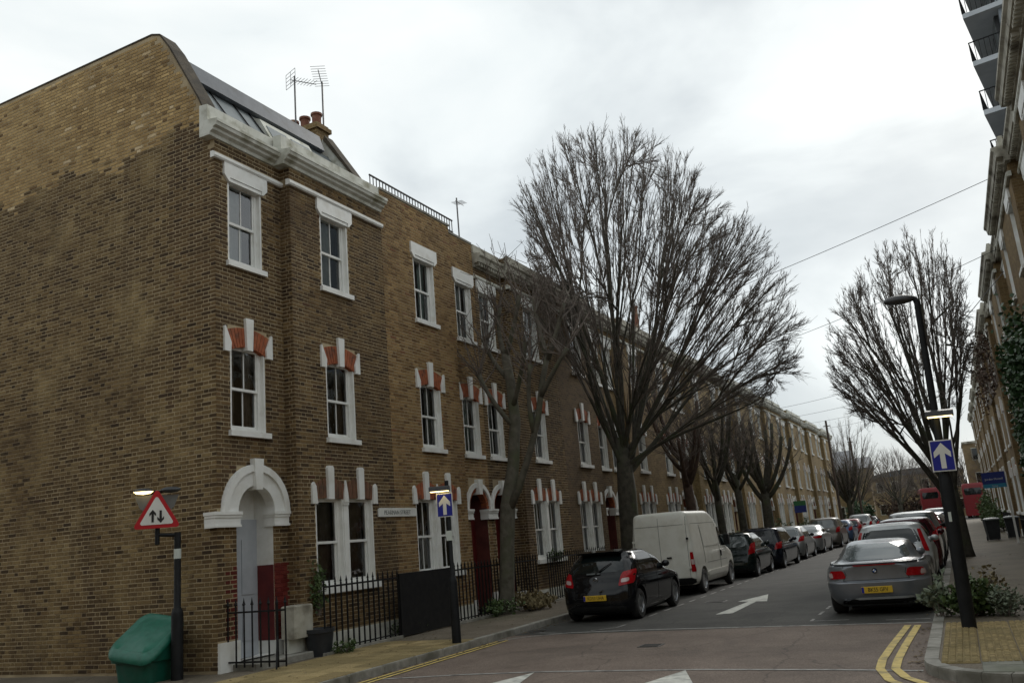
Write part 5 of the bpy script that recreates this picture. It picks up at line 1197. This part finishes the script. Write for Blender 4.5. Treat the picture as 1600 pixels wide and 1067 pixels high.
for i, (xx, yy, rr, hh) in enumerate(((-9.3, 40, .5, 1.3), (-9.3, 47, .5, 1.2), (-9.3, 53, .6, 1.6), (-9.2, 60, .6, 1.6), (-9.3, 66, .6, 1.5))):
    shrub('green front garden bush up the left pavement, %s from the van' % ORD[i], xx, yy, PZ, rr, 2.0, hh, 900, 'leaf', leaf=.12, seed=20 + i, cat='bush', name='bush')
for i, (xx, yy, hh) in enumerate(((1.5, 52, 1.6), (1.5, 60, 2.2), (1.6, 70, 2.6))):
    shrub('green front garden bush along the right pavement, %s beyond the wheelie bin' % ORD[i], xx, yy, PZ, .6, 2.5, hh, 1000, 'leaf', leaf=.13, seed=30 + i, cat='bush', name='bush')
# ivy on the right hand houses
def ivy(label, y0, y1, z0, z1, n, seed, x=XR - BAY - .03, lm='leaf_dark'):
    o = tag(empty('ivy', (x, y0, z0)), label, 'ivy'); q = random.Random(seed); lb = MB(); cl = [(q.uniform(0, y1 - y0), q.uniform(0, z1 - z0), q.uniform(.25, .8)) for i in range(26)]
    for i in range(n):
        a, b, rr = q.choice(cl); yy, zz = a + q.gauss(0, rr * .55), b + q.gauss(0, rr * .7); d = q.random() ** 2 * .42
        c = Vector((-d, yy, max(zz, -z0 + PZ))); u = Vector((-q.random(), q.gauss(0, .7), q.gauss(-.4, .6))).normalized(); w = Vector((-.5, q.gauss(0, 1), q.gauss(0, 1))).normalized(); w = (w - u * w.dot(u)).normalized(); l = q.uniform(.07, .15)
        lb.add([c, c + u * l * .5 + w * l * .45, c + u * l, c + u * l * .5 - w * l * .45], [(0, 1, 2, 3)])
    st = MB()
    for a, b, rr in cl: st.tube([(0, a * .7, -.2), (-.03, a, b * .5), (-.05, a, b)], [.03, .02, .008], 4)
    st.build('stems', m_['twig'], o); tag(lb.build('leaves', m_[lm], o), kind='stuff')
ivy('dark ivy hanging on the right hand house fronts', 22, 28.5, 2.3, 5.4, 4600, 3)
ivy('brown creeper along the eaves of the right hand houses', 37, 50, 6.2, 8.7, 1300, 4, lm='bark_red')
# right pavement: wheelie bins, estate agent board, hedge wall
def wheelie(label, x, y, rz=0):
    o = tag(empty('wheelie_bin', (x, y, PZ), rz), label, 'bin', 'wheelie bins')
    MB().add([(-.2,-.22,.03),(.2,-.22,.03),(.2,.22,.03),(-.2,.22,.03),(-.26,-.3,.82),(.26,-.3,.82),(.26,.28,.82),(-.26,.28,.82)], [(0,3,2,1),(0,1,5,4),(1,2,6,5),(2,3,7,6),(3,0,4,7),(4,5,6,7)]).build('bin_body', m_['bin_black'], o)
    MB().grid(8, 4, lambda u, v: ((-1 + 2 * u) * .28, -.34 + .64 * v, .83 + .07 * math.sin(math.pi * v) * (1 - (2 * u - 1) ** 2 * .5))).box(-.29, .29, -.36, -.3, .8, .85).build('lid', m_['zinc'] if 'pale' in label else m_['bin_black'], o, 40)
    for sg in (-1, 1): MB().lathe([(.085, -.02), (.085, .02)], (sg * .2, .24, .085), 12, 'x').build('wheel', m_['tyre'], o)
wheelie('black wheelie bin with a pale lid on the right pavement', .98, 40.6, R(8))
wheelie('black wheelie bin by the right hand railing, behind the pale lidded one', 1.75, 41.6)
def agent(label, x, y, h, cols, txt, rz=0, flip=1):
    o = tag(empty('estate_agent_board', (x, y, PZ), rz), label, 'sign'); MB().box(-.035, .035, -.035, .035, 0, h).build('post', m_['white'], o)
    for i, (c, a, b) in enumerate(cols): MB().box(-.75 * flip if flip > 0 else .0, .0 if flip > 0 else .75, -.05, -.038, h - b, h - a).build('board', m_[c], o)
    for s, size, z in txt: lettering('board_lettering', s, size, m_['sign_white'], o, (-.37 * flip, -.053, z), (R(90), 0, 0))
agent('blue estate agent board on a white post along the right pavement', 1.62, 36.5, 2.55, [('agent_blue', 0, .42), ('agent_teal', .42, .56)], [('Jordan Howell', .1, 2.3), ('To Let', .07, 2.05)])
agent('green and blue estate agent board near the far end of the left terrace', -8.9, 60, 2.6, [('agent_green', 0, .3), ('agent_blue', .3, .75)], [])
for k, (a, b_) in enumerate(((31, 36), (43, 50), (52, 60))):
    railing('dark front railing along the right pavement, stretch %s' % ORD[k], 1.8, a, b_, PZ, .95, .2)
fw = tag(MB().box(1.75, 2.0, 22, 30.8, PZ - .02, .95).box(1.72, 2.03, 22, 30.8, .95, 1.02).build('garden_wall', m_['w_brown']), 'low brick garden wall before the nearer right hand houses', 'wall')
# telegraph poles, wires, aerials
def tpole(label, x, y, h, r_=.11):
    o = tag(empty('telegraph_pole', (x, y, 0)), label, 'telegraph pole'); MB().lathe([(r_, 0), (r_ * .7, h), (r_ * .5, h + .06)], (0, 0, 0), 10).build('pole', m_['wood_pole'], o, 40)
    MB().box(-.25, .25, -.03, .03, h - .4, h - .34).build('crossbar', m_['wood_pole'], o); return o
tpole('tall telegraph pole at the far end of the left terrace', -8.0, 70, 8.6)
tpole('second telegraph pole beyond the left terrace, shorter in view', -8.0, 86, 8.4)
def wire(label, a, b, sag=.4, r_=.011):
    tag(MB().tube([Vector(a) * (1 - t) + Vector(b) * t - Vector((0, 0, sag * 4 * t * (1 - t))) for t in lin(0, 1, 14)], r_, 4).build('overhead_wire', m_['ink']), label, 'wire', 'overhead wires')
wire('highest overhead wire running from the right hand cornice to the left terrace', (1.95, 22.3, 8.95), (-9.8, 28.2, 8.3), .12, .008)
wire('overhead wire crossing behind the right hand tree', (XR - .25, 26.5, 8.3), (-9.7, 36, 7.9), .25, .008)
wire('overhead wire below the cornice crossing to the telegraph pole', (XR - .1, 27.6, 7.9), (-8, 86, 8.3), .4)
for i in range(4): wire('thin overhead wire over the far street, %s from the lamp post' % ORD[i], (XR - .2, 38 + i * 5, 7.6), (-9.7, 50 + i * 6, 7.6 + .1 * i), .35, .008)
def aerial(label, x, y, z, h, n=7, grid_=True, rz=0):
    o = tag(empty('tv_aerial', (x, y, z), rz), label, 'aerial'); MB().tube([(0, 0, 0), (0, 0, h)], .02, 6).build('mast', m_['alu'], o)
    MB().tube([(-.1, 0, h - .12), (.55, 0, h - .02)], .01, 5).build('boom', m_['alu'], o)
    b = MB()
    for i in range(n): b.tube([(-.0 + i * .08, -.16, h - .1 + .014 * i), (-.0 + i * .08, .16, h - .1 + .014 * i)], .005, 4)
    b.build('elements', m_['alu'], o)
    if grid_:
        b = MB()
        for i in range(5): b.tube([(-.1, -.2, h - .28 + i * .09), (-.1, .2, h - .28 + i * .09)], .005, 4)
        for s in (-.2, 0, .2): b.tube([(-.1, s, h - .28), (-.1, s, h + .08)], .005, 4)
        b.build('reflector', m_['alu'], o)
aerial('television aerial with mesh reflector on the chimney of the gable house, left one', -11.6, 13.95, 10.9, 1.25, rz=R(70))
aerial('television aerial on the chimney of the gable house, right one', -11.15, 14.35, 10.3, 1.75, 9, False, rz=R(-60))
aerial('thin tall television aerial on the third house', -10.7, 19.4, 8.9, 1.9, 6, False, rz=R(100))
aerial('bent television aerial on the far roofs of the left terrace', -10.5, 56, 9.3, 1.5, 6, False, rz=R(80))
vp = tag(empty('vent_pipe', (-10.8, 34.5, 8.6)), 'tall reddish vent pipe above the left terrace roofs', 'pipe'); MB().lathe([(.11, 0), (.1, 2.2), (.13, 2.22), (.13, 2.3)], (0, 0, 0), 10).build('pipe', m_['pot'], vp, 40)
# ------------------------------------------------------------------ trees
def bez(a, b, c, n): return [(a * (1-t) + b * t) * (1-t) + (b * (1-t) + c * t) * t for t in [i / n for i in range(n + 1)]]
def rvec(q): return Vector((q.gauss(0, 1), q.gauss(0, 1), q.gauss(0, 1))).normalized()
def fan_tree(label, base, trunk, tr, target, nshoot, q, bark='bark', twm='twig', twigs=13, twl=1.0, shoot_r=.03, forks=9, name='tree', sub=3, group=None, nsec=None):
    # trunk; then branches in three orders, each forking at a narrow angle from the one most nearly parallel to it; fine twigs
    o = tag(empty(name, base), label, 'tree', group); pts = [Vector(p) for p in trunk]
    MB().tube(pts, tr, 12).build('trunk', m_[bark], o, True)
    H = pts[-1]; tw = MB(); br = MB(); done = []; gl_ = ([], [], [])
    n2 = nsec or forks * 5
    for i in range(forks + n2 + nshoot):
        T = target(q, None if i >= forks else .97); grp = gl_[0 if i < forks else (1 if i < forks + n2 else 2)]
        if grp: T = max([T] + [target(q, None if i >= forks else .97) for _ in range(4)], key=lambda w: min((w - g_).length_squared for g_ in grp[-220:]))
        grp.append(T); dirn = (T - H)
        if i < forks:
            s0 = pts[-2].lerp(H, q.uniform(.0, 1.0)); r0 = tr[-1] * q.uniform(.34, .5)
        else:
            par, pd = min(done, key=lambda w: w[1].angle(dirn) * q.uniform(.75, 1.35)); ang = max(.02, pd.angle(dirn))
            k = min(7, max(1, int(10 * min(.42, q.uniform(.1, .25) / (ang * dirn.length)) + q.uniform(0, 2.2)))); s0 = par[k]
            r0 = tr[-1] * q.uniform(.12, .19) if i < forks + n2 else shoot_r * q.uniform(.5, 1)
            r0 *= 1.15 - .07 * k
        d = T - s0; n = 9; amp = (.05 if i < forks else .022) * d.length ** .5
        path = bez(s0, s0 + d * .5 + Vector((0, 0, d.length * .03)), T, n); w1, w2 = rvec(q), rvec(q); f1, f2 = q.uniform(3, 6), q.uniform(7, 11)
        path = [p + (w1 * math.sin(f1 * j / n + 1) * amp + w2 * math.sin(f2 * j / n) * amp * .6) * math.sin(math.pi * min(1, j / n * 1.0)) + (rvec(q) * .012 if 0 < j < n else Vector()) for j, p in enumerate(path)]
        if i < forks + n2:
            br.tube(path, [r0 * (1 - .9 * j / n) + .005 for j in range(n + 1)], 6, False); 
            # resample so index 0..9 spans head to tip for later forks
            done.append((path, dirn))
        else:
            tw.tube(path, [r0 * (1 - .85 * j / n) + .004 for j in range(n + 1)], 4, False)
        nt_ = twigs if i >= forks + n2 else twigs // 2
        for _ in range(nt_):
            t = 1 - .62 * q.random() ** 1.25; j = min(n - 1, int(t * n)); c = path[j].lerp(path[j + 1], t * n - j); dr = (path[j + 1] - path[j]).normalized()
            u = (dr + rvec(q) * q.uniform(.25, .6) + Vector((0, 0, .1))).normalized(); l = twl * q.uniform(.3, 1.0) * (1.25 - .6 * t)
            e = c + u * l; mm = c + u * l * .5 + rvec(q) * l * .05; tw.tube([c, mm, e], [.007, .005, .003], 3, False)
            for _s in range(sub):
                c2 = c.lerp(e, q.uniform(.25, 1)); u2 = (u + rvec(q) * .5 + Vector((0, 0, .12))).normalized(); l2 = l * q.uniform(.25, .6); tw.tube([c2, c2 + u2 * l2], [.004, .0025], 3, False)
    br.build('limbs', m_[bark], o, True); tag(tw.build('crown', m_[twm], o), kind='stuff'); return o
def outline_target(C, tab, depth):
    # crown outline as radius by angle (degrees) round C in the x-z plane
    tab = sorted(tab)
    def rad(a):
        if a <= tab[0][0]: return tab[0][1]
        for (a0, r0), (a1, r1) in zip(tab, tab[1:]):
            if a <= a1: return r0 + (r1 - r0) * (a - a0) / (a1 - a0)
        return tab[-1][1]
    def f(q, t):
        while True:
            v = rvec(q); a = math.degrees(math.atan2(v.z, v.x))
            if tab[0][0] <= a <= tab[-1][0] and (a > 28 or q.random() < .55): break
        s = (.95 * (1 - .16 * q.random() ** 2) if t is None else t * q.uniform(.8, 1)); rho = math.hypot(v.x, v.z) * rad(a) * s
        return Vector((C[0] + rho * math.cos(R(a)), depth * v.y * s, C[1] + rho * math.sin(R(a))))
    return f
def ell_target(cx, cy, cz, rx, ry, rz, zmin=-.3):
    def f(q, t):
        while True:
            v = rvec(q)
            if v.z > zmin: break
        s = q.uniform(.8, 1.02) if t is None else .95
        return Vector((cx + rx * v.x * s, cy + ry * v.y * s, cz + rz * v.z * s))
    return f
q = random.Random(21)
# big fan shaped tree behind the black hatchback (local to base)
big_t = outline_target((.6, 5.5), [(-14, 3.8), (1, 4.9), (18, 5.2), (40, 5.6), (48, 6.1), (53, 5.6), (60, 6.3), (82, 8.0), (97, 8.7), (111, 7.8), (120, 5.4), (136, 3.4)], 3.4)
fan_tree('large bare tree with fan of upright shoots behind the black hatchback', (-8.15, 23.2, 0), [(0, 0, -.1), (-.02, 0, .25), (.0, 0, 1.6), (.04, 0, 2.7), (.06, .0, 4.2)], [.42, .32, .27, .26, .17], big_t, 720, q, 'bark', 'twig', 11, .6, .015, 15, sub=5, nsec=105)
# bare tree on the right pavement
right_t = outline_target((0, 4.0), [(55, 2.2), (66, 3.4), (73, 5.4), (84, 6.6), (96, 6.3), (110, 5.4), (133, 4.3), (150, 3.5), (168, 2.3)], 2.3)
fan_tree('bare tree with upright shoots on the right pavement beyond the street lamp', (-.15, 29.5, 0), [(0, 0, -.1), (0, 0, .3), (-.02, 0, 1.5), (-.05, 0, 2.3)], [.36, .28, .24, .2], right_t, 430, q, 'bark', 'twig', 9, .5, .014, 13, sub=5, nsec=65)
# pollarded tree in front of the third house: hand-laid limbs
o = tag(empty('tree', (-9.3, 17.75, 0)), 'grey pollarded street tree with a forked trunk before the red doorways', 'tree')
def P3(lst): return [Vector((x + 9.3, y, z)) for x, y, z in lst]
MB().tube(P3([(-9.3, 0, -.05), (-9.3, 0, .15), (-9.24, 0, .6), (-9.14, 0, 1.6), (-9.05, 0, 2.4), (-8.88, .1, 3.3), (-8.76, .15, 4.3), (-8.82, .2, 5.2), (-8.9, .2, 5.9)]), [.27, .21, .175, .165, .175, .14, .13, .115, .1], 12).build('trunk', m_['bark_pale'], o, True)
MB().tube(P3([(-9.06, 0, 2.25), (-8.7, -.1, 2.75), (-8.3, -.2, 3.5), (-8.0, -.25, 4.2), (-7.8, -.3, 5.0), (-7.6, -.3, 5.6)]), [.1, .085, .075, .07, .065, .06], 10).build('limb', m_['bark_pale'], o, True)
lb = MB(); tw = MB(); q = random.Random(5)
stubs = [[(-8.9, .2, 5.8), (-9.1, .2, 6.5), (-9.0, .3, 7.1)], [(-8.9, .2, 5.8), (-8.55, .1, 6.5), (-8.3, .0, 7.2)], [(-7.6, -.3, 5.5), (-7.85, -.2, 6.3), (-7.9, -.1, 7.0)], [(-7.6, -.3, 5.5), (-7.25, -.4, 6.1), (-7.1, -.3, 6.7)],
         [(-8.8, .15, 4.6), (-8.35, -.2, 5.2), (-8.1, -.3, 6.0)], [(-7.87, -.28, 4.7), (-7.4, -.5, 5.2), (-7.0, -.6, 5.6)], [(-8.85, .2, 5.3), (-9.35, .3, 5.8), (-9.5, .3, 6.4)], [(-8.8, .1, 4.2), (-9.2, -.2, 4.8), (-9.45, -.2, 5.5)], [(-8.13, -.23, 3.9), (-8.15, -.5, 4.7), (-7.9, -.6, 5.4)]]
for s in stubs:
    pp = P3(s); lb.tube(bez(pp[0], pp[1], pp[2], 5), [.065, .06, .055, .05, .05, .06], 8)
    for k in range(13):
        c = pp[1].lerp(pp[2], q.uniform(.3, 1.05)); u = (rvec(q) * .8 + Vector((0, 0, .9))).normalized(); l = q.uniform(.4, 1.25); m = c + u * l * .5 + rvec(q) * .12; e = c + u * l + Vector((0, 0, .3 * l)); tw.tube([c, m, e], [.02, .013, .006], 4, False)
        for _ in range(5):
            c2 = c.lerp(e, q.uniform(.2, 1)); u2 = (u + rvec(q) * .9).normalized(); l2 = l * q.uniform(.2, .5); tw.tube([c2, c2 + u2 * l2 * .5 + rvec(q) * .03, c2 + u2 * l2], [.008, .006, .004], 3, False)
lb.build('stubs', m_['bark_pale'], o, True); tag(tw.build('crown', m_['twig'], o), kind='stuff')
# pollards further along the left pavement
def pollard(label, x, y, h, spread, q, bark, nst=9, tall=2.5, r0=.22, group='street trees along the left pavement'):
    o = tag(empty('tree', (x, y, 0)), label, 'tree', group); top = Vector((q.uniform(-.15, .15), 0, h))
    MB().tube([Vector((0, 0, -.1)), Vector((0, 0, .3)), top * .6, top], [r0 * 1.3, r0, r0 * .85, r0 * .75], 10).build('trunk', m_[bark], o, True)
    l = MB(); t = MB()
    for i in range(nst):
        a = 2 * math.pi * i / nst + q.uniform(-.3, .3); d = Vector((math.cos(a) * spread * q.uniform(.4, 1), math.sin(a) * spread * q.uniform(.4, 1), tall * q.uniform(.6, 1))); s0 = top * q.uniform(.7, 1); e = s0 + d
        pp = bez(s0, s0 + Vector((d.x * .8, d.y * .8, d.z * .4)), e, 5); l.tube(pp, [r0 * .42, r0 * .4, r0 * .35, r0 * .3, r0 * .28, r0 * .3], 7)
        for k in range(22):
            c = pp[q.randint(2, 5)]; u = (rvec(q) * .8 + Vector((0, 0, .9))).normalized(); ll = q.uniform(.5, 1.6); t.tube([c, c + u * ll * .5 + rvec(q) * .08, c + u * ll], [.016, .011, .006], 3, False)
            for _ in range(3): c2 = c + u * ll * q.uniform(.3, 1); u2 = (u + rvec(q) * .7).normalized(); t.tube([c2, c2 + u2 * ll * .35], [.007, .004], 3, False)
    l.build('limbs', m_[bark], o, True); tag(t.build('crown', m_['twig'], o), kind='stuff')
q = random.Random(31)
pollard('reddish trunked bare tree beyond the white van', -8.1, 29.8, 4.0, 1.1, q, 'bark_red', 8, 2.6, .2)
pollard('dark slim bare tree beyond the reddish one on the left', -8.1, 33.6, 3.4, 1.2, q, 'bark', 8, 3.0, .17)
pollard('bare pollarded tree, fourth along the left pavement from the big fan tree', -8.1, 37.3, 3.6, 1.2, q, 'bark', 8, 2.6, .18)
pollard('broad dark pollarded tree with V shaped limbs, beside the far parked cars', -8.1, 42.5, 3.2, 1.7, q, 'bark', 10, 3.6, .27)
pollard('knobbly pollard near the telegraph poles', -7.9, 76, 3.2, 1.4, q, 'bark', 12, 3.2, .26)
for i, (x, y, h, nsh) in enumerate(((-9.5, 96, 11, 60), (-6.2, 112, 8.5, 60), (-14, 120, 12, 70), (-1.5, 122, 9, 60), (4.5, 118, 9, 60), (-10, 104, 7.5, 60), (-4, 126, 8, 70), (-8, 130, 9.5, 70), (1.5, 128, 9, 60))):
    fan_tree('bare tree beyond the end of the street, %s of the far group' % ORD[i], (x, y, 0), [(0, 0, -.1), (0, 0, 1.5), (.1, 0, h * .35)], [.3, .25, .2], ell_target(0, 0, h * .62, h * .3, h * .3, h * .4, -.6), nsh, q, 'bark', 'twig', 14, 1.3, .05, 9, sub=3, group='far trees', nsec=20)
for i, (x, y, rr, hh) in enumerate(((-9, 94, 1.6, 3.0), (-6.5, 122, 3.5, 4.6), (3.5, 104, 1.5, 3.5), (6, 125, 3, 4.4), (-1.5, 132, 3.5, 5.2))):
    shrub('dark hedge at the far end of the street, %s from the left' % ORD[i], x, y, 0, rr, 2, hh, 1800, 'bark_red' if i in (1, 4) else 'leaf_dark', leaf=.25, seed=50 + i, cat='hedge', name='hedge')
# ------------------------------------------------------------------ buildings beyond
def far_block(label, x0, x1, y0, y1, h, wm, roof, cols, rows, name='far_building', curved=False):
    o = tag(empty(name, ((x0 + x1) / 2, y0, 0)), label, 'building'); w = x1 - x0; d = y1 - y0
    MB().box(-w / 2, w / 2, 0, d, 0, h).build('wall', m_[wm], o)
    if curved: MB().prism([(-w / 2 - .2, h)] + [(w / 2 * math.cos(R(a)), h + .9 * math.sin(R(a))) for a in lin(180, 0, 12)][::1] + [(w / 2 + .2, h)], 'y', -.2, d).build('roof', m_['slate'], o)
    elif roof: MB().prism([(-.3, h), (d / 2, h + roof), (d + .3, h)], 'x', -w / 2 - .2, w / 2 + .2).build('roof', m_['slate'], o)
    else: MB().box(-w / 2 - .1, w / 2 + .1, -.1, d, h, h + .25).build('coping', m_['stone_grey'], o)
    for i in range(cols):
        for j in range(rows):
            cx = -w / 2 + w * (i + .5) / cols; cz = h * (j + .55) / rows
            f = MB().box(cx - .5, cx + .5, -.05, .02, cz - .75, cz + .75).build('window', m_['stone_grey'], o); MB().box(cx - .4, cx + .4, -.07, -.055, cz - .65, cz + .65).build('pane', m_['car_glass'], f)
far_block('unseen row of brick houses across the side street behind the viewer, added to shade the street', -45, 40, -14, -7, 8.5, 'w_brown', 2, 20, 3)  # unseen row, added to block low sky light and darken reflections
far_block('low brown brick building closing the street, behind the far trees', -11, 1.2, 140, 150, 6.4, 'w_far', 0, 6, 2, curved=True)
far_block('grey brick flat-roofed building at the far right end of the street', 1.5, 9, 118, 128, 8.6, 'w_far', 0, 3, 3)
far_block('pitched roof house beyond the left terrace', -18, -9.8, 98, 108, 6.0, 'w_yellow', 2.4, 3, 2)
far_block('long brick block far beyond the junction on the left', -45, -12, 150, 160, 8.5, 'w_far', 2, 8, 3)
# modern flats with wedge shaped balconies rising behind the right hand terrace
o = tag(empty('apartment_block', (3.6, 40, 0)), 'modern grey apartment tower with railed balconies above the right hand roofs', 'building')
m_['panel_grey'] = M('grey_cladding', (.2, .23, .26), (.25, .28, .31), 1.2, .5)
m_['soffit'] = M('grey_soffit_panels', (.42, .45, .48), (.5, .53, .56), 1.5, .6)
MB().prism([(1.55, 0), (9, 0), (9, 14), (2.2, 14)], 'z', 0, 27).build('wall', m_['panel_grey'], o)
for i, z in enumerate((13.0, 15.3, 17.6, 19.9, 22.2, 24.6)):
    b = MB().prism([(.2, 0), (1.75, -.3), (2.0, 8.5), (1.7, 8.5)], 'z', z, z + .22).build('balcony', m_['soffit'], o)
    for (a, c) in (((.2, 0), (1.7, 8.5)), ((.2, 0), (1.75, -.3))):
        MB().tube([(a[0], a[1], z + 1.1), (c[0], c[1], z + 1.1)], .03, 4).build('handrail', m_['black'], b)
        k = 34 if c[1] > 1 else 8; bb = MB()
        for j in range(k + 1): t = j / k; bb.box(a[0] + (c[0] - a[0]) * t - .012, a[0] + (c[0] - a[0]) * t + .012, a[1] + (c[1] - a[1]) * t - .012, a[1] + (c[1] - a[1]) * t + .012, z + .22, z + 1.1)
        bb.build('balusters', m_['black'], b)
    for j in range(4):
        f = MB().box(1.42 + j * .05 + .0, 1.6 + j * .05, .6 + j * 2, 2.1 + j * 2, z + .3, z + 2.4).build('window', m_['lamp_head'], o); MB().box(1.40 + j * .05, 1.415 + j * .05, .7 + j * 2, 2.0 + j * 2, z + .4, z + 2.3).build('pane', m_['car_glass_pale'], f)
for k, z in enumerate((14.6, 17.4, 20.2, 23)): MB().box(1.9, 3.6, -.04, 0, z, z + 1.6).build('end_window', m_['car_glass_pale'], o)
# ------------------------------------------------------------------ to metres
bpy.context.view_layer.update()
for o in bpy.data.objects:
    if o.parent is None and o.type in ('MESH', 'EMPTY'):
        o.location = o.location * S; o.scale = o.scale * S
